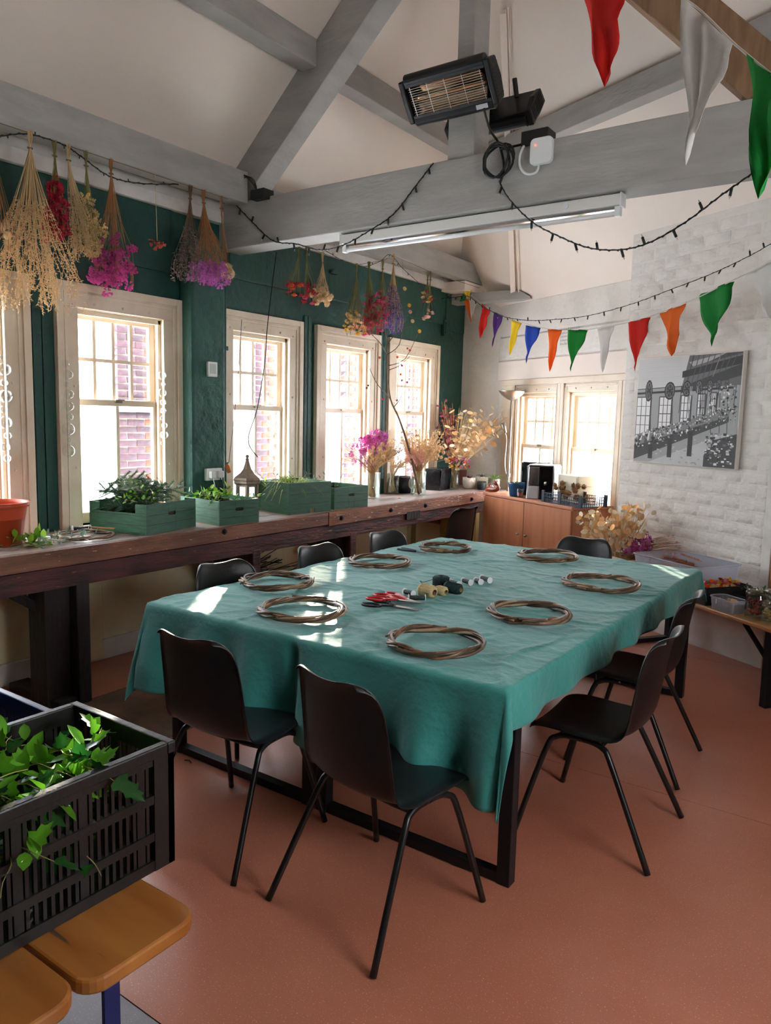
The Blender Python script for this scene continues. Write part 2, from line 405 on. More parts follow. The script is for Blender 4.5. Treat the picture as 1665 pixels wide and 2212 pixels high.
b = holed(YN, 6.0, 0, 3.6, [(1.0, 2.2, 1.3, 2.15)], 0, .12, Matrix(((0,1,0,XR), (1,0,0,0), (0,0,1,0), (0,0,0,1)))); struct('wall_right', b, mat('dark_unseen_wall', (140,104,88), .85, col2=(116,82,70), scale=6, bump=.4))  # unseen wall: darkened to cut fill, opening added to admit light
b = holed(XW, XR+.1, 0, 5.4, [], 0, .12, Matrix(((1,0,0,0), (0,-1,0,YN), (0,0,1,0), (0,0,0,1)))); struct('wall_near', b, GREEN)  # unseen wall, given the dark green to cut fill light
# ---- sash windows
def sash_window(n, M, a, c, z0, z1, rail, cols, rows, case=.145, frost=(), head=.15, dusty=True):
    o = struct_empty('window_%d' % n)
    P = lambda nm, mb, m, par=o, **k: part(par, nm, mb, m, **k)
    b = MB()
    for (s, x0, x1) in ((0, a-case, a+.005), (1, c-.005, c+case)):
        b.box((x0, -.022, z0-.02), (x1, 0, z1+.005), M)
        e0, e1 = ((x0, x0+.045) if s == 0 else (x1-.045, x1)); b.box((e0, -.040, z0-.02), (e1, -.022, z1+head), M)
        e0, e1 = ((x0+.055, x0+.075) if s == 0 else (x1-.075, x1-.055)); b.box((e0, -.030, z0-.02), (e1, -.022, z1+head-.055), M)
    P('casing', b, CREAM, bevel=.006)
    b = MB(); b.box((a-case, -.022, z1+.005), (c+case, 0, z1+head), M); b.box((a-case+.045, -.040, z1+head-.045), (c+case-.045, -.022, z1+head), M)
    b.box((a-case+.075, -.030, z1+head-.075), (c+case-.075, -.022, z1+head-.055), M); P('head_casing', b, CREAM, bevel=.006)
    b = MB(); b.box((a-.03, 0, z0), (a, .12, z1), M); b.box((c, 0, z0), (c+.03, .12, z1), M); b.box((a-.03, 0, z1), (c+.03, .12, z1+.03), M)
    b.box((a, .018, z0), (a+.022, .045, z1), M); b.box((c-.022, .018, z0), (c, .045, z1), M); b.box((a, .018, z1-.03), (c, .045, z1), M)
    P('jamb_lining', b, CREAM, bevel=.003)
    b = MB(); b.box((a-.03, -.01, z0-.03), (c+.03, .15, z0), M); P('sill', b, CREAM, bevel=.004)
    st, bar = .042, .022
    def sash(nm, y0, y1, zb, zt, nc, nr, botrail, toprail, mats):
        f = MB(); xa, xb = a+.004, c-.004
        f.box((xa, y0, zb), (xa+st, y1, zt), M); f.box((xb-st, y0, zb), (xb, y1, zt), M)
        f.box((xa+st, y0, zb), (xb-st, y1, zb+botrail), M); f.box((xa+st, y0, zt-toprail), (xb-st, y1, zt), M)
        so = P(nm, f, CREAM, bevel=.003)
        gx0, gx1, gz0, gz1 = xa+st, xb-st, zb+botrail, zt-toprail
        for i in range(1, nc):
            x = gx0+(gx1-gx0)*i/nc; g_ = MB(); g_.box((x-bar/2, y0+.006, gz0), (x+bar/2, y1-.004, gz1), M); P('glazing_bar', g_, CREAM, so)
        for j in range(1, nr):
            zz = gz0+(gz1-gz0)*j/nr; g_ = MB(); g_.box((gx0, y0+.007, zz-bar/2), (gx1, y1-.005, zz+bar/2), M); P('glazing_bar', g_, CREAM, so)
        ym = (y0+y1)/2
        for i in range(nc):
            for j in range(nr):
                x0 = gx0+(gx1-gx0)*i/nc; x1 = gx0+(gx1-gx0)*(i+1)/nc; zz0 = gz0+(gz1-gz0)*j/nr; zz1 = gz0+(gz1-gz0)*(j+1)/nr
                q = MB(); q.box((x0, ym-.0015, zz0), (x1, ym+.0015, zz1), M)
                P('pane', q, mats(i, j), so)
        return so
    sash('upper_sash', .082, .112, rail-.02, z1, cols, rows, .045, .05, lambda i, j: GLASSD if (dusty and i < 2) else GLASS)
    lo = sash('lower_sash', .048, .078, z0+.004, rail+.02, 2 if cols > 1 else 1, 1, .07, .04, lambda i, j: FROST if i in frost else GLASS)
    q = MB(); q.cbox(((a+c)/2, .044, rail+.012), (.05, .02, .022), M); q.cbox(((a+c)/2+.02, .040, rail+.02), (.05, .008, .008), M); P('sash_catch', q, METALGREY, lo)
    q = MB()
    for zz in (z1+.02, (z0+z1)/2+.2, (z0+z1)/2-.3):
        for x in (a-.03, c+.03): q.lathe([(.008, 0), (.008, .006), (.003, .009)], 8, M @ TR(x, -.022, zz) @ RX(R(90)))
    for x in (a+.12, (a+c)/2, c-.12): q.lathe([(.008, 0), (.008, .006), (.003, .009)], 8, M @ TR(x, -.022, z1+.035) @ RX(R(90)))
    P('screw_caps', q, CREAM)
    return o
for i, (a, c) in enumerate(WIN):
    sash_window(i, MLEFT, a, c, ZS, ZT, 1.675, 4, 2, frost=(0,))
for i, (a, c) in enumerate(EWIN):
    sash_window(i+5, MEND, a, c, EZ0, EZ1, ERAIL, 4, 2, case=.08 if i else .08, frost=(0, 1) if i else (), head=.13)
b = MB(); b.box((.12, -.034, EZ0-.1), (.30, 0, 2.04), MEND); b.box((1.0, -.03, EZ0-.1), (1.16, 0, 1.95), MEND); b.box((1.88, -.034, EZ0-.1), (2.06, 0, 2.04), MEND); b.box((.10, -.045, 1.99), (2.1, 0, 2.05), MEND)
struct('trim_5', b, CREAM, bevel=.006)
# ---- roof timbers
timber = struct_empty('roof_truss', (-2.3, 3.93, 2.8)); TY0, TY1 = 3.93, 4.13
b = MB(); b.box((XW, TY0, 2.795), (XR, TY1, 3.105)); part(timber, 'tie_beam', b, BEAM, world=True, bevel=.008)
b = MB(); KX0, KX1 = -2.40, -2.225
b.prism([(KX0, 3.105), (KX1, 3.105), (KX1, 3.47), (KX1-.02, 3.62), (KX1-.02, 5.1), (KX0+.045, 5.1), (KX0+.045, 3.60), (KX0, 3.47)], .17, Matrix(((1,0,0,0), (0,0,-1,TY0+.185), (0,1,0,0), (0,0,0,1))))
part(timber, 'king_post', b, BEAM, world=True, bevel=.006)
def rafter(x0, z0, x1, z1, m, nm, h=.27):
    d = Vector((x1-x0, 0, z1-z0)).normalized(); u_ = Vector((-d.z, 0, d.x)) if d.x > 0 else Vector((d.z, 0, -d.x))
    b = MB(); a_ = Vector((x0, TY0+.1, z0))+u_*h/2; e_ = Vector((x1, TY0+.1, z1))+u_*h/2
    b.bar(a_, e_, .17, h, up=u_); part(timber, nm, b, m, world=True, bevel=.006)
rafter(-4.07, 3.10, -2.42, 4.56, BEAM, 'rafter', .24)
rafter(-.80, 3.10, -2.22, 4.56, BROWNRAFT, 'rafter', .22)
# bolts and stains on the tie beam
b = MB()
for x, z in ((-4.02, 2.93), (-4.02, 2.88)): b.lathe([(.012, 0), (.012, .01)], 8, TR(x, TY0, z) @ RX(R(90)))
part(timber, 'bolt', b, BEAM, world=True)
def timberbar(nm, a, e, w_, h_, m=BEAM):
    b = MB(); b.bar(a, e, w_, h_); o = struct(nm, b, m, bevel=.006); return o
timberbar('trim_6', (-4.065, YN, 3.16), (-4.065, TY0-.0, 3.185), .13, .21)
timberbar('trim_6', (-4.065, TY1, 3.145), (-4.065, 7.62, 3.145), .13, .19)
timberbar('trim_7', (-3.46, YN, 3.925), (-3.46, TY0+.01, 3.925), .13, .17)
timberbar('trim_7', (-3.46, TY0+.18, 3.925), (-3.46, 6.05, 3.925), .13, .17)
b = MB(); b.prism([(-4.3, 2.945), (-3.50, 2.945), (-3.36, 2.865), (-3.36, 2.845), (-4.3, 2.845)], .13, Matrix(((1,0,0,0), (0,0,-1,7.33), (0,1,0,0), (0,0,0,1)))); struct('trim_9', b, BEAM, bevel=.005)
b = MB(); b.box((-4.28, 7.0, 2.95), (-4.0, 7.5, 3.04)); struct('trim_10', b, PLASTER)
# boxed pipe running up the hipped end
dirh = (Vector((-2.2, 6.0, 0))-Vector((-3.30, 7.26, 0)))
def onhip(px, py, lift=.03):
    d = ray(px, py); nH = Vector((1.05*NN.x, 1.05*NN.y, 1)); k = 2.82+1.05*PW.dot(NN)
    t = (k-EYEP.dot(nH))/d.dot(nH); return EYEP+d*t-nH.normalized()*lift
h0 = onhip(1090, 318, .06); h1 = onhip(1665, 62, .06); hd = (h1-h0).normalized(); timberbar('trim_8', h0-hd*.6, h1+hd*1.6, .12, .16)
b = MB(); b.bar(onhip(1112, 628), onhip(1092, 20), .05, .05, up=(0, -1, .6)); struct('trim_11', b, PLASTER, bevel=.004)
b = MB(); b.tube([onhip(1124, 630), onhip(1113, 330), onhip(1103, 10)], .006, 6); struct('trim_12', b, PLASTER)
# ---- outside: brick piers of the neighbouring building
bm_out = [brick_mesh('brick', .215, .065, .10, BRICK, .004, i+30) for i in range(3)]
bm_oth = [brick_mesh('brick', .10, .065, .10, BRICK, .004, i+40) for i in range(2)]
bm_or = [brick_mesh('brick', .215, .065, .10, BRICKO, .004, i+50) for i in range(3)]
def pier(y0, wid, x, z0, z1, name, label, ledge=None, orange_from=0.0, deep=.5):
    """brick pier facing the room; its bricks in view are laid one by one"""
    o = thing(name, label, 'brick pier', (x, y0, z0))
    b = MB(); b.box((x-deep, y0, z0), (x-.012, y0+wid, z1)); part(o, 'mortar_core', b, MORTAR, world=True)
    z = z0; r_ = 0
    while z < z1-.05:
        y = y0 - (.112 if r_ % 2 else 0)
        while y < y0+min(wid, .62)-.02:
            yy = max(y, y0); short = y < y0
            M = Matrix(((0,-1,0,x+.0), (1,0,0,yy), (0,0,1,z), (0,0,0,1)))
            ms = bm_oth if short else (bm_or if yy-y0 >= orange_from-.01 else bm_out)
            q = piece(o, 'brick', random.choice(ms), TR(-x, -y0, -z0) @ M)
            y = yy+(.112 if short else .225)
        z += .075; r_ += 1
    if ledge:
        b = MB(); b.box((x-deep, y0-.05, ledge), (x+.07, y0+wid, ledge+.11)); part(o, 'slate_ledge', b, SLATE, world=True, bevel=.006)
    return o
PX = -7.0
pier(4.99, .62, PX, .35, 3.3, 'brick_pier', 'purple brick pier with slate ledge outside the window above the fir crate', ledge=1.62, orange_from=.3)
pier(7.02, .86, PX, .35, 3.5, 'brick_pier', 'brick pier outside the window behind the metal lantern', orange_from=.1)  # hidden right part widened to trim the sun patch on the table
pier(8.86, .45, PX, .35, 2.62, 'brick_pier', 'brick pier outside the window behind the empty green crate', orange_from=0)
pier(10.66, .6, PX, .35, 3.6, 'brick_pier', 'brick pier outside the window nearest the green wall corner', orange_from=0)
b = MB(); b.box((-13.0, 16.5, -1), (-12, 17.8, 9)); single('sun_block', b, BRICK, 'unseen brick block added to keep sun out of the farthest left window', 'sun blocker')  # unseen block added to stop sun through the farthest left window
pe = EW(.52, 2.6); b = MB()
# ================================================================== furniture
PLASTIC = mat('black_textured_plastic', (13,14,17), .38, bump=.12, bscale=220, spec=.5)
TUBEM = mat('black_enamelled_tube', (18,18,20), .35)
def chair_parts(t):
    prof = [(.245,.402),(.232,.425),(.19,.440),(.12,.443),(.04,.437),(-.04,.431),(-.10,.434),(-.145,.452),(-.172,.49),(-.186,.54),(-.194,.60),(-.202,.66),(-.212,.72),(-.222,.775),(-.232,.812),(-.243,.832),(-.262,.838)]
    half = [.180,.198,.212,.216,.218,.218,.216,.213,.210,.207,.204,.201,.197,.190,.178,.156,.138]
    cols = [-1.0,-.965,-.90,-.78,-.6,-.4,-.2,0,.2,.4,.6,.78,.90,.965,1.0]
    vs = []; n = len(prof)
    for i, (y, z) in enumerate(prof):
        a = prof[max(0, i-1)]; c = prof[min(n-1, i+1)]; d = Vector((c[0]-a[0], c[1]-a[1])).normalized(); nr = Vector((d.y, -d.x))   # towards sitter/up
        nr = Vector((-d.y, d.x)) if nr.y < 0 and i < 7 else nr
        nr = Vector((abs(nr.x), abs(nr.y))) if i >= 4 else Vector((0, 1))
        k = min(1, max(0, (i-4)/5))
        for c_ in cols:
            x = half[i]*c_; dish = (.022*(1-k)+.050*k)*(abs(c_)**2.4)
            fl = 0
            if abs(c_) > .95: fl = .016*(abs(c_)-.93)/.07
            yy = y+nr.x*(dish-fl); zz = z+nr.y*(dish*.7-fl)
            if i >= 13: zz -= .028*max(0, abs(c_)-.55)**2/.2*(i-12)/4
            vs.append((x, yy, zz))
    m = len(cols); fs = [(i*m+j, i*m+j+1, (i+1)*m+j+1, (i+1)*m+j) for i in range(n-1) for j in range(m-1)]
    b = MB().add(vs, fs); part(t, 'seat_shell', b, PLASTIC, smooth=True, solid=.006, sub=1)
    for sx in (-1, 1):
        b = MB(); b.tube(crv([(sx*.25, -.265, .004), (sx*.222, -.17, .20), (sx*.198, -.085, .372), (sx*.19, -.06, .402), (sx*.187, -.02, .416), (sx*.186, .03, .418)], 3), .0115, 8)
        part(t, 'leg', b, TUBEM, smooth=True)
        b = MB(); b.tube(crv([(sx*.255, .255, .004), (sx*.226, .205, .20), (sx*.200, .155, .372), (sx*.19, .13, .402), (sx*.187, .09, .416), (sx*.186, .03, .418)], 3), .0115, 8)
        part(t, 'leg', b, TUBEM, smooth=True)
    for y in (-.045, .12):
        b = MB(); b.tube([(-.188, y, .408), (-.1, y, .402), (.1, y, .402), (.188, y, .408)], .009, 7); part(t, 'cross_bar', b, TUBEM, smooth=True)
G_CH = 'black plastic stacking chairs'
ch0 = thing('stacking_chair', 'black plastic chair nearest the camera, at the middle of the front table edge', 'chair', (-1.375, 1.955, 0), R(-9), G_CH)
chair_parts(ch0)
for lab, x, y, rz in [
    ('black plastic chair at the left front corner of the table beside the ivy crate', -2.075, 1.965, R(3)),
    ('black plastic chair on the right side of the table, nearest the front', -.945, 2.905, R(91)),
    ('black plastic chair on the right side of the table, nearer the wooden trestle bench', -1.035, 3.64, R(92)),
    ('black plastic chair tucked under the left table edge, nearest the fir crate', -2.74, 2.70, R(-98)),
    ('black plastic chair tucked under the left table edge, middle of the three', -2.73, 3.46, R(-96)),
    ('black plastic chair tucked under the left table edge, farthest of the three', -2.75, 4.20, R(-96)),
    ('black plastic chair at the far end of the table before the honesty stems', -1.80, 4.72, R(184)),
    ('black plastic chair pushed up to the workbench below the dried flower vases', -3.52, 5.98, R(82))]:
    copy_tree(ch0, (x, y, 0), rz, lab)
# ---- the two steel-legged tables under the cloth
STEEL = mat('dark_blue_black_steel', (22,26,34), .4, metal=.3)
TOPM = mat('laminate_table_top', (196,190,182), .5)
TX0, TX1, TYA, TYB, TZ = -2.84, -1.04, 2.18, 4.76, .75
def table(x0, x1, label, first):
    t = thing('work_table', label, 'table', ((x0+x1)/2, TYA, 0), 0, 'steel framed tables under the cloth')
    b = MB(); b.box((x0, TYA, TZ-.03), (x1, TYB, TZ)); part(t, 'table_top', b, TOPM, world=True)
    for y in (TYA+.13, TYB-.13):
        for x in (x0+.03, x1-.03):
            b = MB(); b.box((x-.025, y-.025, .0), (x+.025, y+.025, TZ-.03)); part(t, 'leg', b, STEEL, world=True, bevel=.003)
        b = MB(); b.box((x0+.055, y-.022, .002), (x1-.055, y+.022, .038)); part(t, 'foot_rail', b, STEEL, world=True, bevel=.003)
        b = MB(); b.box((x0+.055, y-.02, TZ-.075), (x1-.055, y+.02, TZ-.03)); part(t, 'top_rail', b, STEEL, world=True)
    for x in (x0+.05, x1-.05):
        b = MB(); b.box((x-.012, TYA+.16, TZ-.08), (x+.012, TYB-.16, TZ-.03)); part(t, 'side_rail', b, STEEL, world=True)
table(TX0, -1.95, 'steel legged table under the left half of the green cloth', True)
table(-1.93, TX1, 'steel legged table under the right half of the green cloth', False)
# ---- tablecloth
CLOTH = mat('teal_cotton_cloth', (54,142,134), .72, col2=(48,132,125), scale=4, sheen=.25, bump=.35, bscale=18)
def cloth():
    b = MB(); over = dict(f=.40, k=.14, l=.24, r=.14)
    x0, x1, y0, y1 = TX0-.006, TX1+.006, TYA-.006, TYB+.006
    nx, ny = 190, 240
    A0, A1, B0, B1 = x0-over['l'], x1+over['r'], y0-over['f'], y1+over['k']
    def fn(u, v):
        a = A0+(A1-A0)*u; c = B0+(B1-B0)*v
        ox = (a-x1) if a > x1 else ((a-x0) if a < x0 else 0.0); oy = (c-y1) if c > y1 else ((c-y0) if c < y0 else 0.0)
        bx = min(max(a, x0), x1); by = min(max(c, y0), y1); r = math.hypot(ox, oy)
        wr = noise.noise((a*2.3, c*2.3, 1.3))*.5+noise.noise((a*6, c*4, 4.1))*.22
        ridge = math.exp(-((a+2.0+.25*(c-3.4))/.05)**2)*.006 + math.exp(-((a+1.94)/.03)**2)*-.004
        if r < 1e-6:
            cr = (1-min(1, abs(noise.noise((a*3.1+c*1.9, c*2.2-a*1.4, 2)))*9))*.0055+(1-min(1, abs(noise.noise((a*5-c*3, c*6+a*2, 9)))*7))*.0038
            fold = math.exp(-((c-3.05-.10*(a+2))/.012)**2)*.005+math.exp(-((c-4.0)/.012)**2)*.005+math.exp(-((a+1.5)/.010)**2)*.0025
            return (a, c, TZ+.006+.0035*wr+cr+fold+ridge)
        k = min(1, r/.30); dx, dy = ox/r, oy/r
        s = (a*dy*dy*1.0 + c*dx*dx)                         # coordinate running along the edge
        wave = math.sin(s*17+3.0*noise.noise((s*1.7, 3.3, 0)))*.75+noise.noise((s*6, r*2, 7))*.7
        corner = 2*abs(dx*dy)
        out = .010*min(1, r/.02)+ r*.085 + .060*k*wave*(.30+.70*k)*max(0, 1-1.6*corner)
        out += r*.16*corner
        dip = -.05*math.exp(-((a+1.955)/.035)**2)*min(1, r/.06) if dy < -.9 else 0
        out += dip*.6
        drop = r*.985-max(0, .010-r*.3)*.5
        if r < .03: drop = .03*(r/.03)**1.7*.9
        return (bx+dx*out, by+dy*out, TZ+.006-drop+.003*wr+dip*.5*max(0, 1-r/.2))
    b.grid(fn, nx, ny); return b
single('tablecloth', cloth(), CLOTH, 'creased teal green tablecloth spread over the tables', 'tablecloth', loc=(-1.94, 3.4, TZ), smooth=True, solid=.002)
# ---- willow wreath bases
WILLOW = [mat('willow_brown', (128,98,74), .36, col2=(88,62,46), scale=18, rnd=.2), mat('willow_pale', (182,152,120), .36, col2=(132,102,78), scale=18, rnd=.2), mat('willow_dark', (84,66,52), .36, rnd=.2)]
def wreath_meshes(seed, rad=.163, n=8, flat=1.0):
    rr = random.Random(seed); out = []
    for k in range(n):
        ph = 2*math.pi*k/n; tw = rr.choice((2, 3, 3, 4)); off = rr.uniform(.006, .015); st = rr.uniform(0, 6.28); span = rr.uniform(5.6, 6.6); pts = []
        wob = [rr.uniform(-.005, .005) for _ in range(6)]
        for i in range(46):
            u = i/45; th = st+span*u; a = ph+tw*th
            w_ = wob[0]*math.sin(2*th+wob[1]*500)+wob[2]*math.sin(3*th)
            ra = rad+off*math.cos(a)+w_+(.010 if i in (0, 45) else 0); z = .019+off*.85*math.sin(a)*flat
            pts.append((ra*math.cos(th), ra*math.sin(th), max(.006, z)))
        r0 = rr.uniform(.0048, .0068); rs = [r0*(.7+.3*min(1, min(i, 45-i)/6)) for i in range(46)]
        b = MB(); b.tube(pts, rs, 6); out.append(b.mesh('willow_rod', WILLOW[k % 3 if k < 6 else 0], True))
    return out
WM = [wreath_meshes(11), wreath_meshes(23)]
G_WR = 'willow wreath rings on the tablecloth'
for i, (lab, x, y, rz, sc) in enumerate([
    ('twisted willow ring at the left table edge nearest the fir crate', -2.640, 2.800, .4, 1.05),
    ('twisted willow ring on the cloth left of the red scissors', -2.165, 2.455, 2.1, 1.1),
    ('twisted willow ring nearest the camera on the green cloth', -1.455, 2.420, 4.0, 1.07),
    ('twisted willow ring at the right of the table facing the nearest right-hand chair', -1.365, 3.065, 5.1, 1.04),
    ('twisted willow ring by the sunlit far right corner of the cloth', -1.335, 3.90, .9, 1.15),
    ('twisted willow ring at the far end before the single end chair', -1.885, 4.475, 3.3, 1.07),
    ('twisted willow ring at the far left corner of the cloth, touching the pliers', -2.53, 4.29, 1.4, .98),
    ('twisted willow ring at the left table edge behind the sun patch, facing the middle chair', -2.57, 3.60, 2.7, 1.05)]):
    t = thing('willow_wreath', lab, 'wreath', (x, y, TZ+.010), rz, G_WR); t.scale = (sc, sc, 1.15)
    for me in WM[i % 2]: piece(t, 'willow_rod', me, Matrix.Identity(4))
# ---- tools and twine in the middle of the table
RED = mat('red_plastic', (196,22,34), .35); BLK = mat('black_rubber', (20,22,22), .5); BLADE = mat('steel_blade', (168,168,170), .3, metal=.9)
WIRE = mat('dark_green_wire', (18,40,36), .45, bump=.3, bscale=150); REELW = mat('white_reel_plastic', (236,238,240), .4)
TWN = mat('natural_jute_twine', (226,206,160), .8, col2=(198,172,122), scale=60, stretch=(1,1,5), bump=.4, bscale=120)
TWG = mat('dark_green_twine', (20,58,58), .8, col2=(12,40,42), scale=60, bump=.4, bscale=120); CARD = mat('cardboard_tube', (188,150,108), .8)
TS = TZ+.0125
def scissors(loc, rz, hm, label, open_=.18, s=1.0):
    t = thing('scissors', label, 'scissors', loc, rz, None)
    for k, sg in ((0, 1), (1, -1)):
        M = RZ(sg*open_/2)
        b = MB(); b.prism([(0, -.006), (.02, -.008), (.10, -.001), (.104, .001), (.02, .009), (0, .008), (-.03, .006), (-.03, -.006)], .0025, M @ TR(0, 0, .004+.003*k) @ Matrix.Scale(s, 4))
        part(t, 'blade', b, BLADE, smooth=False)
        ring = [(-.072+.037*math.cos(a)-.01, sg*-.024+.021*math.sin(a), .008) for a in [6.283*i/16 for i in range(16)]]
        b = MB(); b.tube([M @ Vector(p)*s for p in ring], .0048*s, 7, closed=True); b.bar(M @ Vector((-.045, sg*-.016, .008))*s, M @ Vector((-.005, 0, .008))*s, .010*s, .008)
        part(t, 'handle', b, hm, smooth=True)
    b = MB(); b.lathe([(.005, 0), (.005, .013), (.003, .014)], 8); part(t, 'pivot', b, BLADE)
    return t
scissors((-1.905, 2.80, TS), R(8), BLK, 'black handled scissors lying nearest the front in the tool pile', .32, 1.25)
scissors((-1.935, 2.865, TS+.012), R(12), RED, 'red handled scissors on top of the black pair', .2, 1.2)
scissors((-1.955, 2.93, TS), R(-4), RED, 'red handled snips beside the white wire reel', .3, 1.15)
t = thing('secateurs', 'red handled secateurs with a steel head beside the scissors', 'secateurs', (-1.90, 2.895, TS+.006), R(-14))
for sg in (1, -1):
    b = MB(); b.tube(crv([(-.12, sg*.028, .01), (-.07, sg*.026, .012), (-.02, sg*.010, .012), (0, 0, .012)], 4), [.006,.007,.008,.009,.009,.009,.009,.008,.008,.007,.006,.006,.006], 8); part(t, 'handle', b, RED, smooth=True)
    b = MB(); b.prism([(-.01, -.008), (.02, -.012*sg-.004), (.065, .002*sg), (.03, .012), (0, .009)], .004, TR(0, 0, .009+.004*(sg > 0))); part(t, 'blade', b, BLADE)
b = MB(); b.lathe([(.008, .006), (.008, .02)], 10); part(t, 'pivot_bolt', b, BLADE)
G_RE = 'reels of dark florist wire'
def reel(loc, rz, label, L=.062, r=.0115, R_=.0165):
    t = thing('wire_reel', label, 'wire reel', (loc[0], loc[1], loc[2]+R_), rz, G_RE)
    M = RY(R(90)); b = MB(); b.lathe([(r*.9, -L/2), (r, -L/2+.006), (r*1.03, 0), (r, L/2-.006), (r*.9, L/2)], 14, M); part(t, 'wire', b, WIRE, smooth=True)
    for s_ in (-1, 1):
        b = MB(); b.lathe([(.004, s_*L/2), (R_, s_*L/2), (R_, s_*(L/2+.0035)), (.004, s_*(L/2+.0035))], 16, M, cap=False); part(t, 'flange', b, REELW, smooth=False)
    b = MB(); b.lathe([(.0045, -L/2-.003), (.0045, L/2+.003)], 8, M); part(t, 'core', b, REELW)
    return t
reel((-1.895, 2.968, TS), R(38), 'dark wire reel lying nearest the jute twine beside the secateurs', .075, .012, .017)
reel((-1.985, 3.035, TS), R(-15), 'dark wire reel with white ends behind the red snips', .06)
reel((-1.925, 3.375, TS), R(-25), 'dark wire reel on the cloth, first right of the green twine', .07)
reel((-1.895, 3.45, TS), R(-22), 'dark wire reel on the cloth, second right of the green twine', .06)
reel((-1.855, 3.50, TS), R(-30), 'dark wire reel on the cloth, third right of the green twine', .05)
reel((-1.850, 3.575, TS), R(-28), 'dark wire reel on the cloth, farthest right of the green twine', .075)
def spool(loc, rz, L, r, m, label, core=True):
    t = thing('twine_spool', label, 'twine', (loc[0], loc[1], loc[2]+r), rz)
    M = RY(R(90)); b = MB(); b.lathe([(r*.45, -L/2), (r*.86, -L/2+.004), (r, -L/2+.016), (r*1.0, L/2-.016), (r*.86, L/2-.004), (r*.45, L/2)], 18, M, cap=False); part(t, 'twine', b, m, smooth=True)
    b = MB()
    for k in range(26):
        x = -L/2+.014+(L-.028)*k/25; pts = [(x+.006*math.sin(a), r*1.005*math.cos(a), r*1.005*math.sin(a)) for a in [6.283*i/14 for i in range(14)]]
        b.tube(pts, .0016, 4, closed=True)
    part(t, 'twine_turns', b, m, kind='stuff')
    b = MB(); b.lathe([(r*.46, -L/2-.002), (r*.46, L/2+.002)], 12, M, cap=False); b.lathe([(r*.36, -L/2-.002), (r*.36, L/2+.002)], 12, M, cap=False); part(t, 'core', b, CARD)
    return t
spool((-1.905, 3.075, TS), R(-12), .095, .031, TWN, 'larger spool of cream jute twine in the middle of the table')
spool((-1.872, 3.15, TS), R(-16), .07, .023, TWN, 'smaller spool of cream jute twine behind the larger one')
spool((-1.848, 3.225, TS), R(-10), .10, .027, TWG, 'dark green twine spool lying on its side')
t = thing('twine_ball', 'dark green ball of twine standing upright behind the spools', 'twine', (-1.955, 3.285, TS))
b = MB(); b.lathe([(.012, .0), (.036, .004), (.042, .02), (.042, .045), (.036, .062), (.016, .066), (.012, .05)], 18, None, cap=False); part(t, 'wound_twine', b, TWG, smooth=True)
b = MB()
for k in range(14):
    a0 = k*.9; pts = [(.0425*math.cos(a), .0425*math.sin(a), .033+.024*math.sin(a*2+a0)) for a in [6.283*i/18 for i in range(18)]]; b.tube(pts, .0016, 4, closed=True)
part(t, 'twine_turns', b, TWG, kind='stuff')
b = MB(); b.tube(crv([(-.02, -.04, .05), (-.06, -.07, .035), (-.05, -.12, .05), (.0, -.15, .03), (.03, -.2, .005)], 5), .0014, 5); part(t, 'loose_end', b, TWG)
t = thing('pliers', 'dark handled pliers beside the far left willow ring', 'pliers', (-2.60, 4.065, TS), R(-5))
for sg in (1, -1):
    b = MB(); b.tube(crv([(-.15, sg*.020, .010), (-.09, sg*.021, .011), (-.03, sg*.010, .011), (0, -sg*.003, .011)], 4), .0075, 8); part(t, 'handle', b, mat('dark_blue_grip', (34,48,58), .5), smooth=True)
    b = MB(); b.prism([(0, -.009 if sg < 0 else 0), (.02, -.011 if sg < 0 else 0), (.07, -.004 if sg < 0 else 0), (.07, 0 if sg < 0 else .004), (.02, 0 if sg < 0 else .011), (0, 0 if sg < 0 else .009)], .009, TR(0, 0, .006)); part(t, 'jaw', b, BLADE)
b = MB(); b.lathe([(.010, .004), (.010, .018)], 10); part(t, 'pivot', b, BLADE)
# ---- workbench along the window wall
BTOP = mat('worn_grey_bench_top', (168,152,146), .42, col2=(128,108,100), scale=5, stretch=(3,.5,3), mix=(.3,.7), bump=.15, bscale=20)
BFRONT = mat('pinkish_bench_edge', (140,92,72), .6, col2=(96,62,50), scale=6, stretch=(4,.6,4), mix=(.3,.7), bump=.3, bscale=22, speck=((206,186,170), 30, .7))
BFRONT2 = mat('orange_bench_edge', (156,98,70), .6, col2=(112,70,54), scale=6, stretch=(4,.6,4), mix=(.3,.7), bump=.3, bscale=22, speck=((214,196,186), 26, .66))
APRON = mat('stained_dark_bench_rail', (96,50,46), .6, col2=(46,27,31), scale=6, stretch=(3,.6,3), mix=(.3,.68), bump=.4, bscale=18, speck=((150,84,60), 14, .66))
LEGM = mat('blackened_bench_leg', (44,32,32), .65, col2=(24,18,20), scale=5, stretch=(3,3,.6), bump=.4, bscale=16)
IRON = mat('black_iron', (30,28,28), .5, metal=.6)
BZ = .89; XF = -3.68
wbn = thing('workbench', 'long worn wooden workbench running under the green wall windows', 'workbench', (-3.98, 4.2, 0))
def bplank(x0, x1, y0, y1, z0, z1, nm, m, par=None): b = MB(); b.box((x0, y0, z0), (x1, y1, z1)); return part(par or wbn, nm, b, m, world=True, bevel=.004)
for x0, x1, y1 in ((-4.28, -4.085, 7.48), (-4.08, -3.885, 7.30), (-3.88, -3.715, 7.06)):
    bplank(x0, x1, YN+.3, 4.47, BZ-.045, BZ, 'top_plank', BTOP); bplank(x0, x1, 4.474, y1, BZ-.045, BZ, 'top_plank', BTOP)
bplank(-3.712, XF, YN+.3, 4.47, BZ-.095, BZ-.002, 'edge_board', BFRONT)
bplank(-3.712, XF+.004, 4.475, 7.02, BZ-.105, BZ+.002, 'edge_board', BFRONT2)
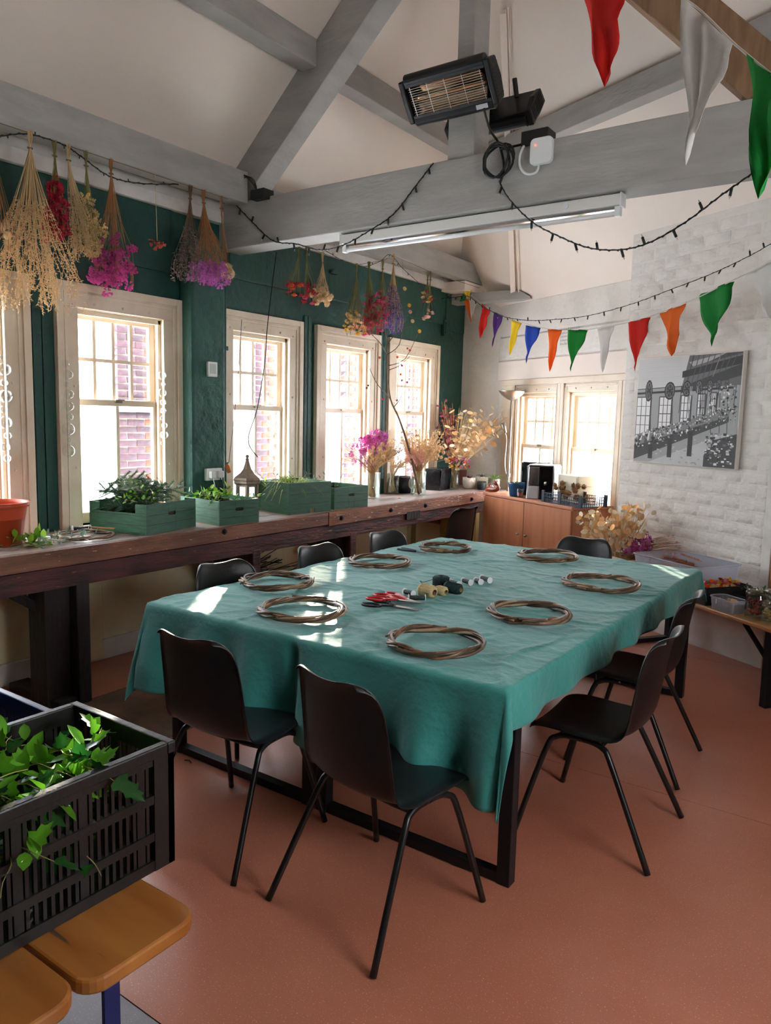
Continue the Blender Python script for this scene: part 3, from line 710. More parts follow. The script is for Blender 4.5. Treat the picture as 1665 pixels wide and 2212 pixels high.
bplank(-3.75, XF-.014, YN+.3, 6.98, .675, BZ-.10, 'apron_rail', APRON)
bplank(-4.2, -4.16, YN+.3, 7.2, .70, BZ-.05, 'back_rail', APRON)
for y0 in (.05, 2.20, 3.53, 4.62):
    b = MB(); b.box((-3.93, y0, .0), (-3.765, y0+.15, .82)); part(wbn, 'leg', b, LEGM, world=True, bevel=.008)
    b = MB(); b.box((-3.78, y0+.145, .0), (XF-.012, y0+.225, .70)); part(wbn, 'leg_post', b, APRON if y0 > 2.5 else LEGM, world=True, bevel=.008)
    b = MB(); b.bar((-3.86, y0+.02, .55), (-4.14, y0-.32, .83), .03, .05); part(wbn, 'brace', b, LEGM, world=True)
    b = MB(); b.box((-4.2, y0+.02, .0), (-3.70, y0+.14, .05)); part(wbn, 'foot_block', b, LEGM, world=True, bevel=.006)
POST = mat('yellowed_softwood', (206,178,118), .65, col2=(180,148,92), scale=5, stretch=(4,4,.6))
for y0 in (6.33, 6.88):
    b = MB(); b.box((-3.80, y0, 0), (-3.70, y0+.07, .675)); part(wbn, 'end_post', b, POST, world=True, bevel=.005)
b = MB(); b.box((-4.1, 6.36, .02), (-3.75, 6.94, .60)); part(wbn, 'end_cupboard', b, DADO, world=True, bevel=.006)
for y, z in ((4.62, .835), (5.85, .835), (6.72, .83), (3.4, .86), (5.3, .84)):
    b = MB(); b.lathe([(.020, 0), (.020, .006), (.011, .007), (.011, .018)], 6 if z > .85 else 10, TR(XF+.004, y, z) @ RY(R(90))); part(wbn, 'bolt', b, IRON, world=True)
b = MB(); b.box((XF-.03, 5.55, .73), (XF+.006, 5.76, .80)); part(wbn, 'notch', b, LEGM, world=True)
# ---- plywood cupboard below the end windows
PLY = mat('orange_beech_veneer', (196,130,92), .45, col2=(176,110,76), scale=3, stretch=(5,5,.5), mix=(.3,.7))
PLYT = mat('beech_top', (214,150,110), .38, col2=(198,132,94), scale=4, stretch=(1,4,4))
cab = thing('cupboard', 'low orange beech cupboard with two doors below the end windows', 'cupboard', EW(1.2, -.25, 0), math.atan2(U.y, U.x))
CW, CD, CZ = 1.34, .46, .90
b = MB(); b.box((-CW/2, -CD/2, .06), (CW/2, CD/2, CZ-.025)); part(cab, 'body', b, PLY, bevel=.003)
b = MB(); b.box((-CW/2-.012, -CD/2-.025, CZ-.025), (CW/2+.012, CD/2, CZ)); part(cab, 'top', b, PLYT, bevel=.004)
b = MB(); b.box((-CW/2+.03, -CD/2+.03, 0), (CW/2-.03, CD/2, .06)); part(cab, 'plinth', b, PLY)
for x0, x1, kx in ((-CW/2+.005, -.004, -.06), (.004, CW/2-.005, .06)):
    b = MB(); b.box((x0, -CD/2-.018, .075), (x1, -CD/2-.0005, CZ-.035)); d = part(cab, 'door', b, PLY, bevel=.003)
    b = MB(); b.lathe([(.006, 0), (.006, .012), (.013, .018), (.013, .026), (.004, .03)], 10, TR(kx, -CD/2-.018, .56) @ RX(R(90))); part(d, 'knob', b, BLADE, smooth=True)
# ---- low trestle bench by the chimney breast
PINE = mat('varnished_pine', (196,146,94), .4, col2=(168,116,68), scale=3, stretch=(.6,6,6), mix=(.3,.7), bump=.05)
PINEO = mat('amber_varnished_board', (186,120,52), .36, col2=(158,94,36), scale=3, stretch=(.6,5,5), mix=(.3,.7), speck=((96,64,38), 6, .68), coat=.3)
GRN = mat('dark_green_steel', (16,34,34), .4, metal=.4)
V = Vector((.81, -.58, 0)).normalized(); vrz = math.atan2(V.y, V.x)
RB = Vector((-1.1, 5.07, 0)); BH = .48
def RBp(s, d, z=BH): return RB + V*s + Vector((-V.y, V.x, 0))*d + Vector((0, 0, z))
tb = thing('trestle_bench', 'low pine bench with black folding legs along the white brick wall', 'bench', RB, vrz)
for d0, d1 in ((0, .225), (.232, .46)):
    b = MB(); b.box((-1.15, d0, BH-.028), (1.25, d1, BH)); part(tb, 'board', b, PINE, bevel=.008)
for s in (-.75, .56):
    for d in (.035, .425):
        b = MB(); b.box((s-.024, d-.02, .0), (s+.024, d+.02, BH-.03)); part(tb, 'leg', b, STEEL, bevel=.003)
    b = MB(); b.box((s-.024, .055, .002), (s+.024, .405, .03)); part(tb, 'foot_bar', b, STEEL)
    b = MB(); b.bar((s-.22, .06, BH-.04), (s-.02, .06, BH-.22), .03, .012); part(tb, 'brace', b, GRN)
    b = MB(); b.bar((s+.02, .10, BH-.24), (s+.24, .10, BH-.05), .025, .012); part(tb, 'brace', b, STEEL)
    b = MB(); b.box((s-.02, .02, BH-.06), (s+.02, .44, BH-.03)); part(tb, 'cross_rail', b, STEEL)
# ---- two varnished benches in the left foreground
BLUE = mat('blue_enamel_steel', (24,34,92), .35)
def round_board(x0, x1, y0, y1, z, th, r, nm, par, m):
    pts = [(x0, y0)]
    for cx_, cy_, a0 in ((x1-r, y0+r, -90), (x1-r, y1-r, 0)):
        pts += [(cx_+r*math.cos(R(a0+15*k)), cy_+r*math.sin(R(a0+15*k))) for k in range(7)]
    pts.append((x0, y1)); b = MB(); b.prism(pts, th, TR(0, 0, z-th)); return part(par, nm, b, m, world=True, bevel=.007)
for lab, y0, y1, xe in (('amber varnished bench board under the ivy crate, the one with a blue leg showing', .80, 1.095, -1.262), ('amber varnished bench in the bottom left corner, nearest the camera', .495, .792, -1.262)):
    t = thing('varnished_bench', lab, 'bench', (-2.0, (y0+y1)/2, 0), 0, 'varnished benches in the foreground')
    round_board(-2.9, xe, y0, y1, BH, .036, .055, 'seat_board', t, PINEO)
    for x in (-2.6, -1.40 if y0 > .6 else -1.62):
        y = (y0+y1)/2; b = MB(); b.box((x-.006, y-.020, 0), (x+.006, y+.020, BH-.036)); part(t, 'leg', b, BLUE, world=True)
        b = MB(); b.box((x-.02, y0+.04, BH-.05), (x+.02, y1-.04, BH-.036)); part(t, 'cross_rail', b, BLUE, world=True)
        b = MB(); b.box((x-.012, y0+.045, .0), (x+.012, y1-.045, .022)); part(t, 'foot_bar', b, BLUE, world=True)
# ---- black ventilated crates on the benches
CRP = mat('black_crate_plastic', (22,21,20), .42, col2=(30,28,27), scale=9, bump=.1, bscale=60)
CRB = mat('blue_crate_plastic', (34,48,96), .4)
def vent_crate(x0, x1, y0, y1, z0, z1, m, label, ribs=True):
    t = thing('ventilated_crate', label, 'crate', ((x0+x1)/2, (y0+y1)/2, z0)); th = .014
    def frame(z_0, z_1, e):
        b = MB(); b.box((x0-e, y0-e, z_0), (x1+e, y0+th, z_1)); b.box((x0-e, y1-th, z_0), (x1+e, y1+e, z_1))
        b.box((x0-e, y0+th, z_0), (x0+th, y1-th, z_1)); b.box((x1-th, y0+th, z_0), (x1+e, y1-th, z_1)); return b
    part(t, 'rim', frame(z1-.03, z1, .010), m, world=True, bevel=.004)
    b = MB(); b.box((x0, y0, z0), (x1, y1, z0+.012)); part(t, 'base', b, m, world=True)
    H = z1-.03-z0
    for k in (0, 1, 2, 3):
        z = z0+H*k/3.0-(.012 if k else 0)+.012*(k == 0); part(t, 'band', frame(z-.006 if k else z0, z+.016, .004 if k < 3 else .002), m, world=True)
    for sx, sy in ((0, 0), (0, 1), (1, 0), (1, 1)):
        xa = x0-.006 if sx == 0 else x1-.055; ya = y0-.006 if sy == 0 else y1-.055
        b = MB(); xo = x0-.006 if sx == 0 else x1+.006; yo = y0-.006 if sy == 0 else y1+.006
        b.box((min(xo, xo+(.06 if sx == 0 else -.06)), yo-(.0 if sy == 0 else .018), z0), (max(xo, xo+(.06 if sx == 0 else -.06)), yo+(.018 if sy == 0 else 0), z1-.03))
        b.box((xo-(0 if sx == 0 else .018), min(yo, yo+(.06 if sy == 0 else -.06)), z0), (xo+(.018 if sx == 0 else 0), max(yo, yo+(.06 if sy == 0 else -.06)), z1-.03))
        part(t, 'corner_post', b, m, world=True)
    if ribs:
        for side, (L0, L1) in (('x1', (y0, y1)), ('x0', (y0, y1)), ('y0', (x0, x1)), ('y1', (x0, x1))):
            b = MB(); n = int((L1-L0)/.0215)
            for i in range(n+1):
                p = L0+.03+(L1-L0-.06)*i/n; w_ = .0085 if i % 8 else .022
                if side[0] == 'x': xx = x1-.010 if side == 'x1' else x0+.002; b.box((xx, p-w_/2, z0), (xx+.008, p+w_/2, z1-.03))
                else: yy = y1-.010 if side == 'y1' else y0+.002; b.box((p-w_/2, yy, z0), (p+w_/2, yy+.008, z1-.03))
            part(t, 'slatted_side', b, m, world=True)
    return t
vent_crate(-1.885, -1.478, .60, 1.185, BH+.002, .805, CRP, 'black ventilated plastic crate full of ivy in the left foreground')
vent_crate(-2.42, -1.96, .60, 1.19, BH+.002, .745, CRB, 'blue plastic crate behind the black ivy crate')
# ================================================================== plants and flowers: shared head meshes
def fm(name, col, rough=.7, tl=.25, rnd=.18): return mat(name, col, rough, rnd=rnd, transl=tl)
F_MAG = fm('magenta_papery_petal', (208,84,158)); F_PUR = fm('mauve_papery_petal', (206,120,192)); F_RED = fm('crimson_petal', (196,44,74))
F_PINK = fm('rose_pink_petal', (214,92,128)); F_CREAM = fm('cream_petal', (236,208,150)); F_YEL = fm('yellow_petal', (238,190,64)); F_ORG = fm('orange_petal', (238,104,38))
F_PALE = fm('pale_pink_petal', (240,188,174)); F_LAV = fm('lavender_bud', (104,84,160)); F_GREY = fm('grey_lavender_bud', (128,116,120)); F_TAN = fm('straw_seed_head', (232,200,154))
F_GOLD = fm('honesty_gold_disc', (238,208,162), .55, .5); F_SILV = fm('honesty_pearl_disc', (240,232,212), .4, .5); F_BURG = fm('burgundy_disc', (138,66,74), .55, .35)
F_BROWN = fm('brown_seed_head', (132,92,52), .8, 0); F_YARROW = fm('dusty_red_yarrow', (190,92,76))
S_STRAW = mat('straw_stems', (226,194,144), .7, transl=.15); S_GREEN = mat('dried_green_stems', (128,124,72), .7); S_BROWN = mat('brown_stems', (166,112,66), .7); S_OLD = mat('grey_brown_stems', (112,88,66), .7)
S_TWIG = mat('grey_twig_bark', (126,102,76), .75, col2=(88,70,52), scale=30); S_BLACK = mat('black_twigs', (44,34,30), .7)
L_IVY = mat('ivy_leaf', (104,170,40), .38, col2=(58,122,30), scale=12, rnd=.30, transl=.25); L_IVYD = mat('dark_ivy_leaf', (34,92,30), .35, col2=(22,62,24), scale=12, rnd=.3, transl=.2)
L_HOLLY = mat('bright_leaf', (132,178,52), .4, rnd=.25, transl=.3); L_FIR = mat('fir_needle', (54,96,66), .5, col2=(78,118,84), scale=6, rnd=.2); L_FIRL = mat('fir_needle_light', (96,132,70), .5, rnd=.2)
L_GRASS = mat('grassy_leaf', (120,150,62), .45, col2=(176,176,84), scale=7, transl=.3); L_GREY = mat('grey_green_leaf', (120,146,128), .5, rnd=.2, transl=.2)
STRING = mat('garden_string', (120,92,60), .8)
rnd_ = random.Random(77)
def petal(b, M, L, W, cup=.3):
    b.add([(0, 0, 0), (W*.5, L*.55, cup*L*.25), (W*.28, L, cup*L*.6), (-W*.28, L, cup*L*.6), (-W*.5, L*.55, cup*L*.25)], [(0, 1, 2, 3, 4)], M)
def head_straw(m, r=.016, name='flower_head'):
    b = MB()
    for ring, (n, tilt, L) in enumerate(((9, 10, 1.0), (8, 38, .85), (6, 65, .6))):
        for k in range(n): petal(b, RZ(6.283*k/n+ring*.4) @ RX(R(tilt)), r*L, r*.62, .6)
    b.ball((0, 0, r*.30), r*.42, 6, 4); return b.mesh(name, m)
def head_statice(m, r=.024, seed=0, name='flower_cluster'):
    b = MB(); q = random.Random(seed)
    for k in range(24):
        d = Vector((q.uniform(-1, 1), q.uniform(-1, 1), q.uniform(-.3, 1))).normalized(); M = aim(d*r*q.uniform(.45, .95), d, q.uniform(0, 6), q.uniform(.7, 1.1))
        b.lathe([(r*.05, -r*.25), (r*.12, r*.02), (r*.24, r*.22)], 5, M, cap=False)
    return b.mesh(name, m)
def head_disc(m, a=.016, c=.012, name='seed_disc'):
    b = MB(); n = 9; pts = [(c*math.cos(6.283*i/n), a*math.sin(6.283*i/n)) for i in range(n)]; b.prism(pts, .0008); return b.mesh(name, m)
def head_pod(m, r=.010, name='seed_pod'):
    b = MB(); b.lathe([(r*.15, -r*.9), (r*.8, -r*.4), (r, .1*r), (r*.75, r*.6), (r*.95, r*.85), (r*.2, r*.9)], 8); return b.mesh(name, m, True)
def head_ball(m, r=.02, name='teasel_head', spikes=60, seed=1):
    b = MB(); q = random.Random(seed); b.ball((0, 0, 0), r*.8, 8, 6)
    for k in range(spikes):
        d = Vector((q.gauss(0, 1), q.gauss(0, 1), q.gauss(0, 1))).normalized(); o = d.orthogonal().normalized()*r*.10
        b.add([d*r*.7+o, d*r*.7-o, d*r*1.12], [(0, 1, 2)])
    return b.mesh(name, m)
H_MAG = [head_statice(F_MAG, .024, i) for i in range(2)]; H_PUR = [head_statice(F_PUR, .022, i+4) for i in range(2)]
H_RED = [head_statice(F_RED, .015, i+7, 'floret') for i in range(2)]; H_PINKS = [head_straw(F_PINK, .019)]; H_CREAMS = [head_straw(F_CREAM, .017), head_straw(F_YEL, .017)]
H_ORGS = [head_straw(F_ORG, .019), head_straw(F_RED, .017)]; H_PALES = [head_straw(F_PALE, .017)]; H_CRY = [head_statice(F_CREAM, .018, 12)]
H_TANB = [head_ball(F_TAN, .018, 'seed_head', 40, 3)]; H_GOLD = [head_disc(F_GOLD), head_disc(F_GOLD, .018, .014), head_disc(F_SILV)]; H_BURG = [head_disc(F_BURG, .015, .012)]
H_POD = [head_pod(F_TAN, .011), head_pod(F_TAN, .009)]; H_TEAS = [head_ball(F_BROWN, .024, 'teasel_head', 90, 5)]; H_YARR = [head_statice(F_YARROW, .030, 17)]
def grains(b, pts, r, n, q):
    """little seed grains scattered along a stem end"""
    for k in range(n):
        u = q.random(); i = int(u*(len(pts)-1)); p = pts[i].lerp(pts[min(i+1, len(pts)-1)], u*(len(pts)-1)-i)
        d = Vector((q.uniform(-1, 1), q.uniform(-1, 1), q.uniform(-1, .3))).normalized(); o = d.orthogonal().normalized()
        b.add([p+o*r*.4, p-o*r*.4, p+d*r*1.1+d.cross(o)*r*.4, p+d*r*2.2], [(0, 2, 3), (2, 1, 3), (0, 1, 2)])
def hang_bunch(name, label, top, length, spread, nst, stem, heads=None, nheads=0, hz=(.7, 1.0), seed=0, grainy=0, gmat=None, lean=(0, 0), gfrom=.55, hs=(.8, 1.2), group='bunches of flowers hung up to dry', tie=.07, gr=.006):
    q = random.Random(seed*31+5); top = Vector(top); t = thing(name, label, 'dried flowers', top, 0, group); b = MB(); gb = MB(); ends = []
    for k in range(nst):
        a = q.uniform(0, 6.283); rr = math.sqrt(q.random())*spread; L = length*q.uniform(.82, 1.0); u = q.uniform(-.012, .012); w_ = q.uniform(-.012, .012)
        e = Vector((rr*math.cos(a)*.75+lean[0], rr*math.sin(a)+lean[1], -L))
        cj = lambda: q.uniform(-1, 1)*spread*.16
        pts = crv([(u*.8, w_*1.0, q.uniform(0, .015)), (u*.3, w_*.3, -tie), (e.x*.34+cj()*.5, e.y*.34+cj()*.5, -tie-(L-tie)*.36), (e.x*.80+cj(), e.y*.80+cj(), -tie-(L-tie)*.66), (e.x+cj(), e.y+cj(), -tie-(L-tie)*.86), e], 2)
        b.tube(pts, .0014, 3, cap=False); ends.append(pts)
        if grainy: grains(gb, pts[int(len(pts)*gfrom):], gr, grainy, q)
    part(t, 'stems', b, stem, kind='stuff')
    if grainy: part(t, 'seed_grains', gb, gmat or stem, kind='stuff')
    b = MB(); b.tube([(.009*math.cos(a), .013*math.sin(a), -tie+.002*math.sin(3*a)) for a in [6.283*i/12 for i in range(12)]], .0022, 5, closed=True)
    b.tube([(0, 0, -tie), (.012, 0, -.02), (.004, 0, .012)], .0012, 4); part(t, 'string_tie', b, STRING)
    for k in range(nheads):
        pts = ends[k % nst]; u = q.uniform(*hz); x = u*(len(pts)-1); i = min(int(x), len(pts)-2); p = pts[i].lerp(pts[i+1], x-i)
        d = (pts[i+1]-pts[i]).normalized(); off = Vector((q.uniform(-1, 1), q.uniform(-1, 1), q.uniform(-.5, .5)))*.012
        d = (d+Vector((q.uniform(-.7, .7), q.uniform(-.7, .7), q.uniform(-.2, .2)))).normalized()
        me = q.choice(heads); piece(t, me.name.split('.')[0], me, aim(p+off*1.6, d, q.uniform(0, 6), 1.3*q.uniform(*hs)))
    return t
HX = -3.965
def HP(px, py): return Px(px, py, HX)
# lines the bunches hang from
pl_ = [HP(-60, 243)+Vector((0, 0, 0)), HP(65, 288), HP(150, 318), HP(240, 352), HP(335, 383), HP(440, 417), HP(492, 437)]
b = MB(); b.tube([Vector((HX, p.y, 3.055)) for p in pl_], .002, 4); single('drying_line', b, STRING, 'string stretched under the grey beam above the nearest windows', 'string')
far_line = [Vector((HX, 4.16, 3.03)), HP(645, 527), HP(662, 530), HP(697, 547), HP(770, 572), HP(797, 568), HP(827, 563), HP(850, 552), HP(930, 588), Vector((HX, 7.25, 3.0))]
b = MB(); b.tube(far_line, .002, 4); single('drying_line', b, STRING, 'sagging string holding the small bunches beyond the tie beam', 'string')
def HT(px): p = HP(px, 300+px*.3); return Vector((HX, p.y, 3.05))
hang_bunch('dried_bunch', 'tan seedy bunch half out of the frame at the far left', HP(-22, 262), .62, .10, 30, S_BROWN, H_TANB, 10, (.75, 1), 1)
hang_bunch('dried_bunch', 'large straw coloured grass bunch hanging widest at the left', HT(65), .92, .25, 90, S_STRAW, None, 0, seed=2, grainy=38, gmat=F_TAN, gfrom=.42, gr=.0075)
hang_bunch('dried_bunch', 'crimson larkspur bunch hanging by the left grass bunch', HT(118), .54, .065, 22, S_GREEN, H_RED, 130, (.36, 1), 3, hs=(.8, 1.3))
hang_bunch('dried_bunch', 'golden seedy grass bunch leaning right of the crimson larkspur', HT(148), .60, .085, 46, S_STRAW, None, 0, seed=4, grainy=26, gmat=F_TAN, lean=(0, .08), gfrom=.4, gr=.008)
hang_bunch('dried_bunch', 'cream flowered bunch hanging left of the magenta statice', HT(186), .56, .065, 22, S_GREEN, H_CRY, 56, (.4, 1), 5, lean=(0, .02))
hang_bunch('dried_bunch', 'magenta statice bunch hanging alone over the first whole window', HT(240), .72, .13, 40, S_BROWN, H_MAG, 64, (.58, 1), 6, hs=(.8, 1.25))
t = thing('dried_yarrow', 'single dusty red yarrow stem hanging over the first whole window', 'dried flower', HT(335), 0, 'bunches of flowers hung up to dry')
b = MB(); b.tube([(0, 0, .01), (.002, .004, -.2), (0, .01, -.38)], .0018, 5); part(t, 'stem', b, S_STRAW); piece(t, 'flower_head', H_YARR[0], aim((0, .01, -.39), (0, 0, -1), 0, 1.5))
hang_bunch('dried_bunch', 'grey lavender bunch hanging beside the pilaster', HT(411), .60, .10, 40, S_OLD, None, 0, seed=8, grainy=12, gmat=F_GREY, lean=(0, -.03), gfrom=.4, gr=.009)
hang_bunch('dried_bunch', 'mauve pink statice bunch with long brown stems by the tie beam', HT(440), .57, .14, 70, S_BROWN, H_PUR, 46, (.86, 1), 9, lean=(0, .06), hs=(.85, 1.3))
hang_bunch('dried_bunch', 'small tan ball headed bunch hanging against the tie beam end', HT(478), .56, .03, 10, S_BROWN, H_TANB, 10, (.92, 1), 10, lean=(0, .05), hs=(1.4, 1.9))
hang_bunch('dried_bunch', 'orange strawflower bunch hanging first beyond the tie beam', HP(645, 527), .40, .07, 16, S_GREEN, H_ORGS, 18, (.6, 1), 11, lean=(0, -.05))
hang_bunch('dried_bunch', 'crimson and pink strawflower bunch beside the orange one', HP(662, 530), .42, .07, 16, S_GREEN, H_PINKS+H_RED, 20, (.5, 1), 12, lean=(0, .03))
hang_bunch('dried_bunch', 'tan fluffy bunch hanging right of the orange strawflowers', HP(697, 547), .40, .085, 34, S_STRAW, H_TANB, 22, (.6, 1), 13, grainy=8, gmat=F_TAN)
hang_bunch('dried_bunch', 'cream and yellow strawflower bunch, leftmost of the big cluster', HP(770, 572), .58, .11, 40, S_GREEN, H_CREAMS+H_PALES, 60, (.6, 1), 14)
hang_bunch('dried_bunch', 'deep pink strawflower bunch in the middle of the big cluster', HP(797, 568), .60, .12, 44, S_GREEN, H_PINKS+H_RED, 84, (.42, 1), 15, lean=(0, .06))
hang_bunch('dried_bunch', 'rose pink bunch in the big cluster next to the lavender', HP(827, 563), .56, .08, 30, S_GREEN, H_PINKS, 40, (.42, 1), 16)
hang_bunch('dried_bunch', 'blue lavender bunch, rightmost of the big cluster', HP(850, 552), .68, .11, 60, S_STRAW, None, 0, seed=17, grainy=22, gmat=F_LAV, gfrom=.45, gr=.011)
hang_bunch('dried_bunch', 'small ochre bunch hanging farthest along the string', HP(924, 588), .26, .06, 18, S_GREEN, H_CREAMS+H_ORGS, 12, (.5, 1), 18, grainy=6)
hang_bunch('dried_bunch', 'little pale pink bunch hanging below the ochre one', HP(930, 588), .44, .06, 8, S_GREEN, H_PALES, 12, (.85, 1), 19, lean=(0, -.03))
t = thing('flower_thread', 'loose strawflower heads strung one above the other on a thread', 'flower garland', HP(868, 560)); o_ = ORG[t]
pp = [(868, 560), (873, 624), (883, 660), (885, 674), (890, 694), (905, 716)]; b = MB(); b.tube([HP(*p)-o_ for p in pp], .0008, 3); part(t, 'thread', b, STRING)
for i, p in enumerate(pp[1:]): piece(t, 'flower_head', [H_CREAMS[0], H_CREAMS[1], H_PALES[0], H_CREAMS[0], H_CREAMS[1]][i], aim(HP(*p)-o_, (.8, -.5, .1), 0, 1.2))
# ================================================================== things on the workbench
def bpos(px, X, z=BZ): p = Px(px, 1060, X); return Vector((X, p.y, z))
CRG = [mat('green_stained_crate_board', (50,104,66), .6, col2=(34,80,52), scale=6, stretch=(2,2,14), mix=(.3,.7), bump=.1, bscale=30), mat('grey_green_crate_board', (68,106,88), .6, col2=(54,90,74), scale=6, stretch=(2,2,14), mix=(.3,.7), bump=.1, bscale=30)]
CRIN = mat('crate_inside_card', (150,128,96), .8)
def green_crate(loc, rz, W, D, H, label, low=0.0, tab=False, lean=0.0, notch=False):
    """W along local x (end panel facing -y... the room), D deep; board sides with a hand slot"""
    t = thing('green_crate', label, 'crate', loc, rz, 'green boxes on the workbench'); th = .008
    def panel(L, h, slot, cut=0.0, foot=False):
        b = MB(); hw, sh = .035, .011; zc = h*.62
        pts = []
        if slot:
            b.box((-L/2, 0, 0), (-hw, th, h)); b.box((hw, 0, 0), (L/2, th, h)); b.box((-hw, 0, 0), (hw, th, zc-sh)); b.box((-hw, 0, zc+sh), (hw, th, h))
            b.box((-hw, 0, zc-sh), (-hw+.006, th, zc-sh+.006)); b.box((hw-.006, 0, zc-sh), (hw, th, zc-sh+.006)); b.box((-hw, 0, zc+sh-.006), (-hw+.006, th, zc+sh)); b.box((hw-.006, 0, zc+sh-.006), (hw, th, zc+sh))
        elif cut:
            e = .075; b.box((-L/2, 0, 0), (L/2, th, h-cut)); b.box((-L/2, 0, h-cut), (-L/2+e, th, h)); b.box((L/2-e, 0, h-cut), (L/2, th, h))
        elif foot:
            b.box((-L/2, 0, .035), (L/2, th, h)); b.box((-L/2, 0, 0), (.0, th, .035)); b.box((.05, 0, 0), (L/2, th, .035))
        else: b.box((-L/2, 0, 0), (L/2, th, h))
        return b
    def put(b, M, nm, m):
        q = MB().add(b.v, b.f, M); return part(t, nm, q, m, bevel=.0015)
    put(panel(W, H, not tab, 0, tab), TR(0, -D/2, 0), 'end_panel', CRG[1]); put(panel(W, H, True), TR(0, D/2-th, 0), 'end_panel', CRG[1])
    put(panel(D-2*th, H, False, low), TR(-W/2, 0, 0) @ RZ(R(-90)) @ TR(0, 0, 0) @ RX(lean), 'side_panel', CRG[0]); put(panel(D-2*th, H, False, low), TR(W/2-th, 0, 0) @ RZ(R(-90)), 'side_panel', CRG[0])
    b = MB(); b.box((-W/2, -D/2, 0), (W/2, D/2, .006)); part(t, 'bottom', b, CRIN)
    b = MB(); e = th+.002; zt = H*.80 if not low else H-low-.004
    for lo, hi in (((-W/2+e, -D/2+e, .006), (W/2-e, -D/2+e+.002, zt)), ((-W/2+e, D/2-e-.002, .006), (W/2-e, D/2-e, zt)), ((-W/2+e, -D/2+e, .006), (-W/2+e+.002, D/2-e, zt)), ((W/2-e-.002, -D/2+e, .006), (W/2-e, D/2-e, zt))): b.box(lo, hi)
    if not lean: part(t, 'slot_shade', b, mat('slot_shade_black', (12,12,12), .5))  # black sheets added inside; shade behind the hand slots put into colour
    for k in (1, 2):
        z_ = H*k/3.15; b = MB(); b.box((-W/2+.02, -D/2-.0008, z_-.0012), (W/2-.02, -D/2, z_+.0012)); part(t, 'board_joint', b, LEGM)
        if not lean: b = MB(); b.box((-W/2-.0008, -D/2+.02, z_-.0012), (-W/2, D/2-.02, z_+.0012)) if z_ < H-low else None; part(t, 'board_joint', b, LEGM)
    return t
AZ = R(90)   # local -y turned to face +X (the room)
green_crate((-3.985, 3.012, BZ), AZ+R(12), .47, .44, .185, 'green crate heaped with fir branches', low=.055)
green_crate((-3.92, 3.585, BZ), AZ+R(-6), .33, .44, .165, 'low green crate of ivy left of the lantern', low=0)
green_crate((-3.95, 4.37, BZ), AZ+R(-6), .44, .38, .235, 'tall green crate of strappy leaves right of the lantern', tab=True, lean=R(-9))
green_crate((-3.94, 4.85, BZ), AZ+R(-5), .40, .40, .175, 'green crate with a slot handle farthest along the bench', low=0)
# fir branches
def fir_mesh(L, seed, m=L_FIR):
    q = random.Random(seed); st = MB(); nd = MB()
    def twig(p0, d, L, depth):
        d = d.normalized(); pts = [p0+d*L*u+Vector((0, 0, -.10*L*u*u)) for u in (0, .25, .5, .75, 1)]
        st.tube(pts, [.0022*(1-.6*u)*(1 if depth == 0 else .6) for u in (0, .25, .5, .75, 1)], 4)
        n = int(L/.0020)
        for k in range(n):
            u = .08+.92*k/n; i = min(3, int(u*4)); p = pts[i].lerp(pts[i+1], u*4-i); side = d.cross(Vector((0, 0, 1))).normalized()*(1 if k % 2 else -1)
            nl = .026*(1-.35*u)*q.uniform(.8, 1.1); dd = (side*.8+d*.55+Vector((0, 0, q.uniform(-.25, .5)))).normalized(); o = d*.0022
            nd.add([p-o, p+o, p+dd*nl], [(0, 1, 2)])
        if depth == 0:
            for k in range(7):
                u = .2+.7*k/7; s = 1 if k % 2 else -1; i = min(3, int(u*4)); p = pts[i].lerp(pts[i+1], u*4-i)
                twig(p, d*.8+d.cross(Vector((0, 0, 1)))*s*.75+Vector((0, 0, q.uniform(-.1, .15))), L*.42*(1-.45*u), 1)
    twig(Vector((0, 0, 0)), Vector((1, 0, .10)), L, 0)
    return st.mesh('stem', mat('fir_stem', (64,70,44), .7)), nd.mesh('needles', m)
FIRS = [fir_mesh(.34, 1), fir_mesh(.30, 2), fir_mesh(.26, 3, L_FIRL)]
def fir(loc, rot, k, label, sc=1.0, parentless=True, group='fir branches'):
    t = thing('fir_branch', label, 'fir branch', loc, 0, group, rot=rot); t.scale = (sc, sc, sc)
    piece(t, 'stem', FIRS[k][0], Matrix.Identity(4)); o = piece(t, 'needles', FIRS[k][1], Matrix.Identity(4)); o['kind'] = 'stuff'; return t
q = random.Random(4)
for i in range(34):
    a = q.uniform(-.9, .9) + (math.pi if i % 2 else 0) + R(70); y = 3.01+q.uniform(-.14, .14); x = -4.02+q.uniform(-.12, .12)
    fir((x-.14*math.cos(a), y-.14*math.sin(a), BZ+.11+.0052*i), (q.uniform(-1.2, 1.2), q.uniform(-.34, .05), a), 0 if i < 20 else (1 if i < 30 else 2), 'pale green fir tip on top of the fir heap' if i >= 30 else 'dark fir branch heaped in the green crate before the first whole window', q.uniform(.9, 1.15), group='pale fir tips' if i >= 30 else 'dark fir branches')
fir((-3.86, 2.70, BZ+.014), (0, 0, R(60)), 1, 'small fir sprig lying on the bench at the corner of the fir crate', .45, group=None)
